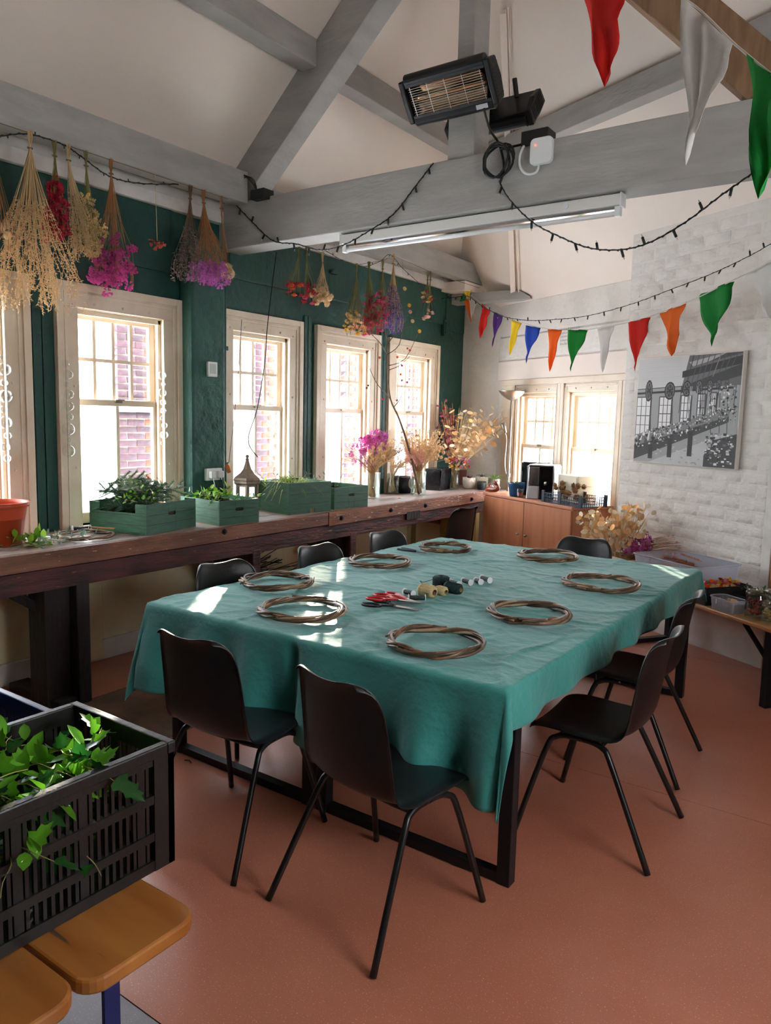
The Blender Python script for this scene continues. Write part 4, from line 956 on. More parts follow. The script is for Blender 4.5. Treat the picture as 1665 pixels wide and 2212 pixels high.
# leaves and leafy cuttings
def leaf_mesh(name, m, L=.055, W=.045, lob=True):
    if lob: out = [(0, 0), (.55, .05), (.98, .28), (.52, .42), (.60, .70), (.26, .72), (0, 1.0)]
    else: out = [(0, 0), (.55, .22), (.78, .48), (.58, .76), (0, 1.0)]
    n = len(out); vs = []; fs = []
    for x, y in out: vs.append((x*W/2*1.0, y*L, .12*L*x*x*.9-.05*L*y*y))
    for x, y in out[1:-1]: vs.append((-x*W/2, y*L, .12*L*x*x*.9-.05*L*y*y))
    k = len(out)-2
    for i in range(1, n-1): fs.append((0, i, i+1)) if i+1 < n else None
    for i in range(k): fs.append((0, n-1 if i == k-1 else n+i+1, n+i))
    return MB().add(vs, fs).mesh(name, m, True)
LV_IVY = [leaf_mesh('leaf', L_IVY, .062, .062), leaf_mesh('leaf', L_IVYD, .060, .056), leaf_mesh('leaf', L_IVY, .070, .046, False)]
LV_SM = [leaf_mesh('leaf', L_HOLLY, .036, .026, False), leaf_mesh('leaf', L_IVY, .034, .030)]
LV_GR = [leaf_mesh('leaf', L_GREY, .030, .016, False)]
def cutting(loc, d, L, n, leaves, label, seed, name='ivy_cutting', cat='ivy', group=None, stem=None, sc=(.8, 1.2), droop=.25, r=.0022):
    q = random.Random(seed); t = thing(name, label, cat, loc, 0, group); d = Vector(d).normalized()
    pts = [Vector((0, 0, 0))+d*L*u+Vector((q.uniform(-.012, .012), q.uniform(-.012, .012), -droop*L*u*u)) for u in (0, .25, .5, .75, 1)]; pts = crv(pts, 3)
    b = MB(); b.tube(pts, [r*(1-.6*i/(len(pts)-1)) for i in range(len(pts))], 5); part(t, 'stem', b, stem or S_GREEN)
    for k in range(n):
        u = .12+.88*k/max(1, n-1); i = min(int(u*(len(pts)-1)), len(pts)-2); p = pts[i]; a = k*2.4+q.uniform(-.5, .5)
        side = d.orthogonal().normalized(); side.rotate(Matrix.Rotation(a, 3, d)); dd = (side+d*.45+Vector((0, 0, .35))).normalized()
        # leaf local +Y points along dd, +Z roughly up
        z = Vector((q.uniform(-.4, .4), q.uniform(-.4, .4), 1)); x = dd.cross(z).normalized(); z = x.cross(dd)
        s = q.uniform(*sc); M = Matrix(((x.x, dd.x, z.x, p.x+dd.x*.012), (x.y, dd.y, z.y, p.y+dd.y*.012), (x.z, dd.z, z.z, p.z+dd.z*.012), (0, 0, 0, 1))) @ Matrix.Scale(s, 4)
        piece(t, 'leaf', q.choice(leaves), M)
    return t
q = random.Random(9)
for i in range(62):   # ivy in the black foreground crate
    x = q.uniform(-1.83, -1.56); y = q.uniform(.66, 1.02); a = q.uniform(0, 6.283)
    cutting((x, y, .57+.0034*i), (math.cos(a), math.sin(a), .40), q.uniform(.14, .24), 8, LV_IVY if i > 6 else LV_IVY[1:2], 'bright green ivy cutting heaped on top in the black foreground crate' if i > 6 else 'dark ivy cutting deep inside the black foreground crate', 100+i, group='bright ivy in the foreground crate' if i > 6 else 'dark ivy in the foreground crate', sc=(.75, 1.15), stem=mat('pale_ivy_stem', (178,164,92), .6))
for i, (y, z, dy) in enumerate(((.80, .72, -.5), (.92, .66, .3), (.70, .62, -.2))):
    cutting((-1.50, y, z), (.35, dy, -.6), .10, 4, LV_IVY[1:], 'ivy sprig poking out through the slats of the black crate', 300+i, group='ivy sprigs through the crate side', sc=(.5, .7))
for i in range(14):   # bright ivy in the second green crate and along the first
    x = -3.92+q.uniform(-.13, .10); y = 3.55+q.uniform(-.17, .12); a = q.uniform(0, 6.283)
    cutting((x, y, BZ+.12+.004*i), (math.cos(a), math.sin(a), .7), q.uniform(.10, .17), 7, LV_SM, 'bright variegated ivy sprig in the low green crate', 400+i, group='ivy in the low green crate', sc=(.8, 1.4))
for i in range(5):
    cutting((-3.86+.02*i, 2.86+.012*i, BZ+.19), (-.2, -.9+.3*i, .35), .12, 6, LV_SM, 'yellow green leafy sprig at the near corner of the fir crate', 450+i, group='leafy sprigs on the fir crate', sc=(.7, 1))
for i in range(4):
    cutting((-3.76, 3.62+.04*i, BZ+.14), (.4, -.3+.2*i, .5), .08, 4, LV_GR+LV_SM, 'small blue green sprig at the notch of the low green crate', 470+i, group='sprigs at the low crate edge', sc=(.8, 1.2))
# strappy leaves in the tall crate
t = thing('strappy_leaf_bundle', 'heap of strappy green and yellow leaves in the tall green crate', 'foliage', (-3.97, 4.36, BZ+.03))
bb = MB(); qq = random.Random(21)
for k in range(220):
    a = qq.uniform(0, 6.283); r0 = qq.uniform(0, .13); p = Vector((r0*math.cos(a)*.8, r0*math.sin(a), qq.uniform(.13, .21))); d = Vector((math.cos(a+qq.uniform(-1, 1)), math.sin(a+qq.uniform(-1, 1)), qq.uniform(.3, 1.3))).normalized(); L = qq.uniform(.12, .26); s = d.cross(Vector((0, 0, 1))).normalized()*.0055
    pts = [p+d*L*u+Vector((0, 0, -.16*u*u*L/.2)) for u in (0, .33, .66, 1)]
    for i in range(3): w0, w1 = (1-.3*i), (1-.3*(i+1)); bb.add([pts[i]-s*w0, pts[i]+s*w0, pts[i+1]+s*w1, pts[i+1]-s*w1], [(0, 1, 2, 3)])
part(t, 'leaves', bb, L_GRASS, kind='stuff')
for i in range(5):
    cutting((-4.05+.05*i, 4.22+.07*i, BZ+.14), (-.3+.15*i, -.5+.2*i, 1), .20, 7, [leaf_mesh('leaf', L_GRASS, .06, .016, False)] if i == 0 else LV_GR, 'upright leafy stem in the tall green crate', 500+i, name='leafy_sprig', cat='foliage', group='leafy stems in the tall crate')
for i in range(4):
    cutting((-4.0, 4.74+.06*i, BZ+.15), (-.3+.2*i, -.4+.3*i, .9), .13, 9, LV_GR, 'thin grey sprig in the farthest green crate', 520+i, name='grey_sprig', cat='foliage', group='grey sprigs in the farthest crate', sc=(.6, .8))
cutting((-4.08, 4.30, BZ+.16), (-.2, -.75, .75), .42, 5, LV_GR, 'long bare twig arching over the tall green crate', 541, name='arching_twig', cat='twig', stem=S_TWIG, droop=.1)
# bits lying on the near end of the bench
TERRA = mat('orange_red_plastic_pot', (196,74,42), .4)
p = Vector((-4.05, 2.13, BZ)); t = thing('plant_bucket', 'orange red bucket at the left end of the bench', 'bucket', p)
b = MB(); b.lathe([(.085, 0), (.105, .0), (.132, .205), (.146, .207), (.148, .23), (.140, .232), (.136, .21), (.10, .012), (.0, .012)], 24, None, cap=False); part(t, 'body', b, TERRA, smooth=True)
b = MB(); b.tube([(.146*math.cos(a), .146*math.sin(a), .228) for a in [6.283*i/24 for i in range(24)]], .005, 6, closed=True); part(t, 'rim', b, TERRA, smooth=True)
b = MB(); b.prism([(-.07, -.05), (.07, -.05), (.07, .04), (.05, .055), (-.07, .05)], .004); o = single('white_card', MB().add(b.v, b.f, TR(-4.08, 2.375, BZ+.001) @ RZ(.5)), mat('white_card', (236,238,242), .5), 'small white card beside the orange bucket', 'card')
reel((-4.12, 2.66, BZ), R(70), 'dark wire reel on the workbench below the nearest window frame', .10, .014, .022)
t = thing('willow_wreath', 'thin willow ring lying on the workbench beside the fir crate', 'wreath', (-3.93, 2.56, BZ+.002), .6); t.scale = (.95, .95, .8)
for me in WM[0][:5]: piece(t, 'willow_rod', me, Matrix.Identity(4))
b = MB(); b.bar((-4.02, 2.66, BZ+.042), (-3.90, 2.74, BZ+.038), .018, .006); single('wood_label', b, PINE, 'pale wooden plant label on the bench wreath', 'label stick')
for i in range(14):
    cutting((-3.84+q.uniform(-.08, .06), 2.08+.032*i, BZ+.012), (q.uniform(-.5, .5), q.uniform(-1, 1), .18), .12, 7, LV_SM if i < 6 else LV_GR, 'leafy offcut lying on the near end of the workbench' if i < 6 else 'grey herb offcut lying on the bench before the thin wreath', 560+i, name='leafy_offcut', cat='offcut', group='offcuts on the bench' if i < 6 else 'herb offcuts on the bench', sc=(1.1, 1.7), droop=.1)
# ---- lantern
LMET = mat('pewter_lantern_metal', (164,148,132), .5, metal=.4, col2=(136,120,106), scale=12); LGL = glass('lantern_glass', (244,250,246), .10, haze=.12)
lp = Vector((-4.03, 3.955, BZ)); t = thing('lantern', 'hexagonal metal candle lantern with a pointed roof between the crates', 'lantern', lp, R(12))
def hexring(r, z): return [(r*math.cos(R(60*k)), r*math.sin(R(60*k)), z) for k in range(6)]
b = MB(); b.lathe([(.098, 0), (.100, .012), (.090, .020), (.088, .03)], 6); part(t, 'base', b, LMET)
for k in range(6):
    b = MB(); b.bar((.082*math.cos(R(60*k)), .082*math.sin(R(60*k)), .03), (.082*math.cos(R(60*k)), .082*math.sin(R(60*k)), .225), .013, .013); part(t, 'corner_post', b, LMET)
    a0, a1 = R(60*k), R(60*k+60); p0 = Vector((.078*math.cos(a0), .078*math.sin(a0), 0)); p1 = Vector((.078*math.cos(a1), .078*math.sin(a1), 0)); i0 = p0.lerp(p1, .08); i1 = p0.lerp(p1, .92)
    b = MB(); z3 = lambda z: Vector((0, 0, z)); b.bar(i0+z3(.04), i1+z3(.04), .006, .012); b.bar(i0+z3(.215), i1+z3(.215), .006, .012); b.bar(i0+z3(.04), i0+z3(.215), .006, .010); b.bar(i1+z3(.04), i1+z3(.215), .006, .010); fr = part(t, 'pane_frame', b, LMET)
    b = MB(); b.quad(i0+z3(.04), i1+z3(.04), i1+z3(.215), i0+z3(.215)); part(fr, 'pane', b, LGL)
b = MB(); b.lathe([(.098, .225), (.106, .235), (.106, .252), (.112, .258), (.104, .275), (.060, .305), (.034, .335), (.020, .375), (.013, .40), (.016, .405), (.014, .412), (.010, .415)], 6); part(t, 'roof', b, LMET)
b = MB(); b.ball((0, 0, .428), .014, 10, 6); part(t, 'finial', b, LMET, smooth=True)
b = MB(); b.lathe([(.035, .03), (.035, .13), (.006, .132)], 14); part(t, 'candle', b, mat('ivory_wax', (240,230,205), .5), smooth=False)
# ---- glass vases with dried bouquets
VG = glass('vase_glass', (246,252,250), .12, rough=.03); VGP = glass('pink_vase_glass', (246,222,224), .12)
def vase(loc, r, h, label, m=None, square=False):
    t = thing('glass_vase', label, 'vase', loc, R(20), 'glass vases on the workbench')
    b = MB(); b.lathe([(r*.9, .0), (r, .006), (r, h), (r*.95, h), (r*.95, .012), (0.001, .012)], 4 if square else 20, None, cap=False); part(t, 'body', b, m or VG, smooth=not square)
    b = MB(); b.tube([(r*math.cos(a), r*math.sin(a), h) for a in [6.283*i/20 for i in range(20)]], .002, 5, closed=True); part(t, 'rim', b, m or VG, smooth=True) if not square else None
    return t
def bouquet(name, label, loc, h0, L, spread, nst, stem, heads=None, nheads=0, hz=(.8, 1), seed=0, grainy=0, gmat=None, lean=(0, 0), hs=(.8, 1.2), gfrom=.5, cat='dried flowers', neck=.05, gr=.006, flat=1.0, scatter=.02):
    q = random.Random(seed*13+3); t = thing(name, label, cat, Vector(loc)+Vector((0, 0, .014)), 0); b = MB(); gb = MB(); ends = []
    for k in range(nst):
        a = q.uniform(0, 6.283); rr = math.sqrt(q.random())*spread; LL = L*q.uniform(.7, 1.0); a2 = a+q.uniform(2, 4)
        e = Vector((rr*math.cos(a)*.8+lean[0], rr*math.sin(a)+lean[1], LL*flat if rr > spread*.7 else LL))
        p0 = Vector((neck*.7*math.cos(a2), neck*.7*math.sin(a2), q.uniform(0, .02))); p1 = Vector((neck*.5*math.cos(a), neck*.5*math.sin(a), h0))
        pts = crv([p0, p1, p1.lerp(e, .5)+Vector((0, 0, .02)), e], 3); b.tube(pts, .0014, 3, cap=False); ends.append(pts)
        if grainy: grains(gb, pts[int(len(pts)*gfrom):], gr, grainy, q)
    part(t, 'stems', b, stem, kind='stuff')
    if grainy: part(t, 'seed_grains', gb, gmat or stem, kind='stuff')
    for k in range(nheads):
        pts = ends[k % nst]; u = q.uniform(*hz); x = u*(len(pts)-1); i = min(int(x), len(pts)-2); p = pts[i].lerp(pts[i+1], x-i)+Vector((q.uniform(-1, 1), q.uniform(-1, 1), q.uniform(-1, 1)))*scatter
        d = ((pts[i+1]-pts[i]).normalized()+Vector((q.uniform(-.9, .9), q.uniform(-.9, .9), q.uniform(-.5, .5)))).normalized(); me = q.choice(heads)
        piece(t, me.name.split('.')[0], me, aim(p, d, q.uniform(0, 6), 1.3*q.uniform(*hs)))
    return t
v1 = bpos(803, -4.06); v2 = bpos(848, -4.17); v3 = bpos(903, -3.98); v4 = bpos(979, -4.02); v5 = bpos(998, -4.20)
vase(v1, .075, .235, 'glass vase of magenta and straw dried flowers, nearest the green crates'); vase(v2, .06, .20, 'glass vase behind, half hidden by its neighbours'); vase(v3, .075, .22, 'glass vase holding the bare branch and fluffy dried flowers'); vase(v4, .058, .19, 'glass vase of orange and purple flowers beside the plant pots'); vase(v5, .045, .17, 'pale pink glass vase behind the plant pots', VGP)
bouquet('statice_bouquet', 'magenta statice flowers in the vase nearest the green crates', v1, .22, .62, .17, 40, S_BROWN, H_MAG+H_PUR, 64, (.75, 1), 1)
bouquet('poppy_bouquet', 'ochre seed heads in front of the magenta statice', v1, .22, .50, .14, 34, S_STRAW, H_TANB, 60, (.6, 1), 2, lean=(.12, -.06), hs=(.7, 1.0))
bouquet('wheat_bouquet', 'orange gold wheat fan leaning right of the magenta statice', v1, .22, .54, .13, 90, S_STRAW, None, 0, seed=3, grainy=22, gmat=F_TAN, lean=(.02, .26), gr=.0085)
bouquet('heather_bouquet', 'purple twiggy sprays leaning left of the magenta statice', v1, .22, .50, .12, 26, S_BROWN, H_PUR, 44, (.45, 1), 4, lean=(.04, -.34), hs=(.3, .5))
bouquet('grass_bouquet', 'drooping golden grass in the half hidden vase', v2, .19, .36, .15, 60, S_STRAW, None, 0, seed=5, grainy=14, lean=(.1, .02), gr=.008)
bouquet('gypsophila_bouquet', 'fluffy beige dried cloud around the bare branch', v3, .21, .64, .30, 130, S_STRAW, H_POD, 150, (.6, 1), 6, grainy=22, gmat=F_TAN, hs=(.6, .9), gr=.008, scatter=.035)
bouquet('pink_grass_bouquet', 'dusty pink grass plume low in the branch vase', v3, .21, .46, .13, 80, S_BROWN, None, 0, seed=7, grainy=20, gmat=F_PALE, lean=(.08, -.22), gr=.008)
bouquet('scabiosa_bouquet', 'round papery seed heads right of the bare branch', v3, .21, .46, .14, 26, S_STRAW, H_TANB, 34, (.8, 1), 8, lean=(.10, .14), hs=(.8, 1.1))
bouquet('honesty_bouquet', 'tall golden honesty seed discs in front of the white corner', v4, .18, .84, .36, 95, S_STRAW, H_GOLD, 298, (.40, 1), 9, lean=(.16, .19), hs=(1.0, 1.7), scatter=.05)
bouquet('burgundy_honesty', 'burgundy honesty discs against the green wall end', v4, .18, .92, .14, 30, S_BROWN, H_BURG, 130, (.45, 1), 10, lean=(-.10, .0), hs=(.9, 1.5), scatter=.035)
bouquet('mixed_bouquet', 'small orange green and purple flowers at the vase mouth by the plant pots', v4, .18, .34, .15, 44, S_GREEN, H_ORGS+H_PUR+H_CREAMS, 56, (.7, 1), 11, grainy=10, gmat=L_IVYD, lean=(.05, 0), hs=(.5, .8), gr=.009)
# bare branch with little fruits
t = thing('bare_branch', 'tall bare branch with small dried fruits rising from the vase', 'branch', v3+Vector((.03, -.03, .014))); o_ = ORG[t]; XB = -3.94
def BR(px, py, dx=0): return Px(px, py, XB+dx)-o_
main = crv([Vector((0, 0, 0)), BR(893, 1010), BR(880, 960), BR(862, 905), BR(843, 862), BR(838, 810), BR(838, 740)], 4); b = MB(); b.tube(main, [.015*(1-.72*i/(len(main)-1)) for i in range(len(main))], 7); part(t, 'main_stem', b, S_TWIG, smooth=True)
tw = [[(843, 862), (815, 830), (800, 800), (795, 790)], [(838, 800), (862, 790), (885, 770)], [(838, 770), (820, 740), (800, 720), (790, 705)], [(838, 742), (860, 715), (890, 705)], [(838, 742), (832, 715), (830, 700)], [(850, 880), (866, 858), (868, 835), (870, 800)], [(838, 790), (875, 775), (905, 715)], [(838, 765), (862, 745), (872, 700), (880, 690)]]
for w_ in tw:
    pts = crv([BR(x, y, .02*i) for i, (x, y) in enumerate(w_)], 3); b = MB(); b.tube(pts, [.0046*(1-.6*i/(len(pts)-1)) for i in range(len(pts))], 5); part(t, 'twig', b, S_TWIG)
H_FR = [head_pod(F_RED, .012, 'dried_fruit'), head_pod(F_PINK, .012, 'dried_fruit'), head_pod(F_BROWN, .010, 'dried_fruit'), head_pod(F_ORG, .012, 'dried_fruit')]
for i, (x, y) in enumerate([(827, 862), (857, 865), (795, 833), (820, 773), (885, 757), (868, 790), (880, 753), (865, 809), (868, 822), (879, 826), (792, 838), (858, 772)]): piece(t, 'dried_fruit', H_FR[i % 4], aim(BR(x, y, .03), (0, 0, 1)))
# ================================================================== plant pots and ornaments at the end of the bench
b = MB(); b.prism([(-3.876, 7.065), (-3.72, 7.03), (-3.56, 7.30), (-3.84, 7.48), (-3.876, 7.30)], .045, TR(0, 0, BZ-.045)); part(wbn, 'corner_shelf', b, BTOP, world=True)
def pot(loc, prof, m, label, soil=None, ribs=None, cat='plant pot'):
    t = thing('plant_pot', label, cat, loc); b = MB(); b.lathe(prof, 24, None, cap=False); part(t, 'body', b, m, smooth=True)
    r = prof[-1][0]; z = prof[-1][1]
    b = MB(); b.lathe([(.0001, soil), (r*.9, soil)], 20, None, cap=False); part(t, 'soil', b, mat('potting_soil', (54,40,32), .9, bump=.5, bscale=60))
    if ribs:
        for z_ in ribs: b = MB(); b.tube([(prof[2][0]*1.0*math.cos(a), prof[2][0]*1.0*math.sin(a), z_) for a in [6.283*i/24 for i in range(24)]], .003, 5, closed=True); part(t, 'rib', b, m, smooth=True)
    return t
WP = mat('white_glazed_pot', (236,230,220), .35); CP = mat('cream_ribbed_pot', (228,220,200), .45); DP = mat('dark_slate_pot', (58,66,70), .5); GP = mat('grey_pot', (170,172,170), .5); BP = mat('blue_glazed_pot', (40,78,116), .3)
pw1 = bpos(1012, -3.96); pw2 = bpos(1039, -3.90)
def ppr(r, h): return [(.001, 0), (r*.72, 0), (r*.90, h*.12), (r, h*.6), (r*.98, h), (r*.92, h), (r*.92, h*.8)]
pot(pw1, ppr(.070, .118), WP, 'smooth white pot with a purple succulent', .10); pot(pw2, [(.001, 0), (.05, 0), (.066, .02), (.070, .07), (.070, .125), (.064, .125), (.064, .10)], CP, 'cream ribbed pot with a drooping grey plant', .11, ribs=(.04, .055, .07, .085, .10))
pdk = Vector((-3.745, 7.26, BZ)); pgr = Vector((-3.70, 7.25, BZ)); pdk = Vector((-3.80, 7.16, BZ))
pot(pdk, ppr(.050, .085), DP, 'small dark slate pot behind the fox ornament', .07); pot(pgr, ppr(.060, .12), GP, 'grey pot of a striped spider plant by the end window', .10)
def blades(name, label, loc, n, L, droop, m, seed, w_=.006, cat='plant', up=(.4, 1.2)):
    q = random.Random(seed); t = thing(name, label, cat, loc)
    for k in range(n):
        a = 6.283*k/n+q.uniform(-.3, .3); d = Vector((math.cos(a), math.sin(a), q.uniform(*up))).normalized(); LL = L*q.uniform(.7, 1.1); s = d.cross(Vector((0, 0, 1))).normalized()*w_; b = MB()
        pts = [d*LL*u+Vector((0, 0, -droop*u*u)) for u in (0, .25, .5, .75, 1)]; wd = (.6, 1, .9, .6, .05)
        for i in range(4): b.add([pts[i]-s*wd[i], pts[i]+s*wd[i], pts[i+1]+s*wd[i+1], pts[i+1]-s*wd[i+1]], [(0, 1, 2, 3)])
        part(t, 'leaf', b, m)
    return t
L_SPID = mat('spider_plant_leaf', (150,186,96), .4, transl=.3); L_PURP = mat('purple_succulent', (104,62,92), .45); L_GRY = mat('grey_plant_leaf', (112,122,98), .5, transl=.2)
blades('spider_plant', 'green striped spider plant spilling over its grey pot', pgr+Vector((0, 0, .102)), 30, .19, .10, L_SPID, 3, .006, up=(.6, 1.6))
blades('purple_succulent', 'purple leaved succulent in the smooth white pot', pw1+Vector((0, 0, .102)), 16, .075, .01, L_PURP, 4, .008)
blades('drooping_plant', 'drooping grey green plant in the cream ribbed pot', pw2+Vector((0, 0, .112)), 18, .15, .12, L_GRY, 5, .006, up=(.9, 2.2))
blades('dark_pot_plant', 'small green plant in the dark slate pot', pdk+Vector((0, 0, .072)), 12, .10, .05, L_GRY, 6, .006)
# fox ornament
FOX = mat('terracotta_fox_glaze', (160,70,32), .35, col2=(128,48,22), scale=16)
fp = EW(.60, -.455, CZ); t = thing('fox_ornament', 'glazed terracotta figurine of two curled foxes at the cupboard corner', 'ornament', fp, math.atan2(U.y, U.x))
b = MB(); b.tube(crv([(-.085, .0, .022), (-.05, -.012, .028), (.0, -.012, .030), (.06, .0, .034), (.085, .012, .05), (.07, .015, .085)], 4), [.012]+[.022]*4+[.026]*5+[.026]*4+[.024]*4+[.018]*3, 10); b.ball((.062, .0, .10), .022, 10, 6, (1.2, .9, .9)); b.ball((-.045, .0, .055), .024, 10, 6, (1.1, 1, .95)); b.tube([(.062, -.01, .10), (.03, -.012, .092)], [.013, .004], 8); b.tube([(-.045, -.01, .055), (-.012, -.015, .048)], [.014, .004], 8)
for x, z in ((.062, .115), (-.045, .072)):
    for s in (-1, 1): b.lathe([(.008, 0), (.0005, .02)], 6, TR(x+.01, s*.012, z))
part(t, 'body', b, FOX, smooth=True)
b = MB(); b.tube([(.02, -.002, .05), (.012, -.008, .075)], [.014, .006], 8); b.ball((.0, -.014, .066), .010, 8, 5); part(t, 'white_bib', b, mat('white_glaze', (236,232,226), .35), smooth=True)
# black storage things behind the vases
bx = bpos(945, -4.13); t = thing('storage_bag', 'shiny black plastic bag box behind the vases', 'bag', bx, R(8)); b = MB()
b.grid(lambda u, v: ((.012*noise.noise((u*7, v*9, 2))+.085+.01*v)*1.0, -.14+.28*u, .215*v+.01*noise.noise((u*5, v*3, 8))*v), 10, 8); b.grid(lambda u, v: (-.085+.17*u, -.14-.01*v+.008*noise.noise((u*9, v*5, 5)), .215*v), 6, 8); b.grid(lambda u, v: (-.085+.17*u, .14, .215*v), 4, 4); b.grid(lambda u, v: (-.085, -.14+.28*u, .215*v), 4, 4)
part(t, 'bag_side', b, mat('shiny_black_plastic', (20,20,24), .25, bump=.3, bscale=16), smooth=True)
b = MB(); b.box((-.088, -.145, .205), (.098, .145, .225)); part(t, 'folded_top', b, mat('shiny_black_plastic', (20,20,24)), bevel=.006)
bk = bpos(868, -4.20); t = thing('black_pan', 'round black pan with a loop handle between the vases', 'pan', bk); b = MB(); b.lathe([(.09, .0), (.115, .01), (.12, .16), (.112, .16), (.106, .02), (.0, .015)], 22, None, cap=False); part(t, 'body', b, BLK, smooth=True)
b = MB(); b.tube([(.11, .045*math.cos(a), .10+.055*math.sin(a)) for a in [6.283*i/16 for i in range(16)]], .006, 6, closed=True); part(t, 'loop_handle', b, TWN, smooth=True)
# little fallen petals
for lab, px, X, m in (('pink petal fallen on the bench before the black pan', 858, -3.92, F_PALE), ('pale yellow petal fallen on the bench by the end vase', 952, -3.9, F_CREAM)):
    b = MB(); p_ = bpos(px, X); b.add([(0, 0, 0), (.022, .008, .004), (.030, .024, .001), (.008, .026, .006)], [(0, 1, 2, 3)], TR(p_.x, p_.y, p_.z+.001)); single('fallen_petal', b, m, lab, 'petal', solid=.001)
# ================================================================== on the cupboard
SILVER = mat('silver_plastic', (196,194,196), .3, metal=.35); CHROME = mat('chrome', (214,218,224), .12, metal=1.0); BEIGE = mat('beige_plastic', (222,214,192), .5); BLKG = mat('gloss_black', (16,16,20), .12)
crz = math.atan2(U.y, U.x)
p = EW(.98, -.43, CZ); pot(p, [(.001, 0), (.060, 0), (.066, .012), (.082, .12), (.082, .135), (.076, .135), (.074, .10)], BP, 'deep blue glazed pot with a small succulent on the cupboard', .115)
blades('small_succulent', 'small green succulent in the deep blue pot', p+Vector((0, 0, .117)), 12, .045, .0, L_SPID, 8, .012)
p = EW(1.085, -.462, CZ); t = thing('drinking_glass', 'small tumbler holding a red candle before the blue pot', 'glass', p); b = MB(); b.lathe([(.028, 0), (.034, .085), (.032, .085), (.027, .006), (.0, .006)], 16, None, cap=False); part(t, 'body', b, VG, smooth=True)
b = MB(); b.lathe([(.025, .007), (.0275, .05), (.001, .05)], 14, None); part(t, 'red_wax', b, mat('red_wax', (150,28,30), .35), smooth=False)
def machine(loc, rz, W, D, H, label, panels):
    t = thing('coffee_machine', label, 'coffee machine', loc, rz); b = MB(); b.box((-W/2+.014, -D/2, 0), (W/2-.014, D/2, H)); part(t, 'body', b, BLKG, bevel=.01)
    for s in (-1, 1):
        n = 9; pts = [(-D/2-.02+.018*math.sin(math.pi*k/n), H*k/n) for k in range(n+1)]+[(D/2, H), (D/2, 0)]; b = MB(); b.prism(pts, .014, Matrix(((0, 0, 1, s*(W/2)-(.014 if s > 0 else 0)), (1, 0, 0, 0), (0, 1, 0, 0), (0, 0, 0, 1)))); part(t, 'side_panel', b, SILVER, bevel=.004)
    b = MB(); b.box((-W/2+.02, -D/2-.03, H*.42), (-.01, -D/2, H*.97)); part(t, 'front_panel', b, CHROME, bevel=.004)
    b = MB(); b.box((-W/2+.02, -D/2-.03, H*.02), (-.01, -D/2-.002, H*.40)); part(t, 'water_tank', b, SILVER, bevel=.004)
    b = MB(); b.lathe([(.014, 0), (.014, .018)], 12, TR(-W/4-.01, -D/2-.03, H*.50) @ RX(R(90))); part(t, 'dial', b, CHROME, smooth=False)
    b = MB(); b.box((.01, -D/2-.012, H*.86), (W/2-.02, -D/2, H*.96)); part(t, 'control_strip', b, BLKG)
    b = MB(); b.box((.012, -D/2-.055, .008), (W/2-.02, -D/2, .035)); part(t, 'drip_tray', b, BLKG, bevel=.003)
    b = MB(); b.tube([(W*.2, -D/2-.03, H*.55), (W*.2, -D/2-.03, H*.44)], .012, 10); part(t, 'spout', b, CHROME, smooth=True)
    b = MB(); b.box((-W/2+.01, -D/2, H), (W/2-.01, D/2, H+.012)); part(t, 'lid', b, SILVER, bevel=.004)
    return t
machine(EW(1.20, -.275, CZ), crz+R(36), .26, .24, .31, 'coffee machine with a bright chrome front on the cupboard', True)
p = EW(.93, -.16, CZ); t = thing('kettle_base', 'dark machine with curved silver side behind the chrome coffee machine', 'appliance', p, crz+R(30)); b = MB(); b.box((-.10, -.12, 0), (.10, .12, .33)); part(t, 'body', b, BLKG, bevel=.01); b = MB(); b.box((-.116, -.13, 0), (-.10, .12, .335)); part(t, 'side_panel', b, SILVER, bevel=.006); b = MB(); b.box((-.10, -.135, .24), (.09, -.12, .32)); part(t, 'display', b, BLKG)
p = EW(1.53, -.16, CZ); t = thing('beige_box', 'plain beige plastic box beside the coffee machine', 'box', p, crz); b = MB(); b.box((-.14, -.11, 0), (.14, .11, .245)); part(t, 'body', b, BEIGE, bevel=.008); b = MB(); b.box((-.125, -.118, .015), (.125, -.11, .23)); part(t, 'front_face', b, BEIGE, bevel=.004)
# wire tray of teasels
TRM = mat('dark_blue_grey_mesh_plastic', (44,56,72), .45)
tp = EW(1.70, -.335, CZ); TW_, TD_, TH_ = .50, .28, .085
t = thing('mesh_tray', 'dark mesh plastic tray of round teasel heads on the cupboard', 'tray', tp, crz)
for nm, a_, c_ in (('long_side', (-TW_/2, -TD_/2), (TW_/2, -TD_/2)), ('long_side', (-TW_/2, TD_/2), (TW_/2, TD_/2)), ('short_side', (-TW_/2, -TD_/2), (-TW_/2, TD_/2)), ('short_side', (TW_/2, -TD_/2), (TW_/2, TD_/2))):
    b = MB(); L = math.dist(a_, c_); n = int(L/.022)
    for z_ in (.004, .03, .055, TH_): b.bar((a_[0], a_[1], z_), (c_[0], c_[1], z_), .005 if z_ < TH_ else .009, .005)
    for i in range(n+1): u_ = i/n; x_ = a_[0]+(c_[0]-a_[0])*u_; y_ = a_[1]+(c_[1]-a_[1])*u_; b.bar((x_, y_, 0), (x_, y_, TH_), .004, .004)
    part(t, nm, b, TRM)
b = MB(); b.box((-TW_/2, -TD_/2, 0), (TW_/2, TD_/2, .005)); part(t, 'base', b, TRM)
for x_ in (-TW_/2, -.02, TW_/2):
    for y_ in (-TD_/2, TD_/2): b = MB(); b.box((x_-.018, y_-.006, 0), (x_+.018, y_+.006, TH_+.022)); part(t, 'corner_post', b, TRM)
q = random.Random(12)
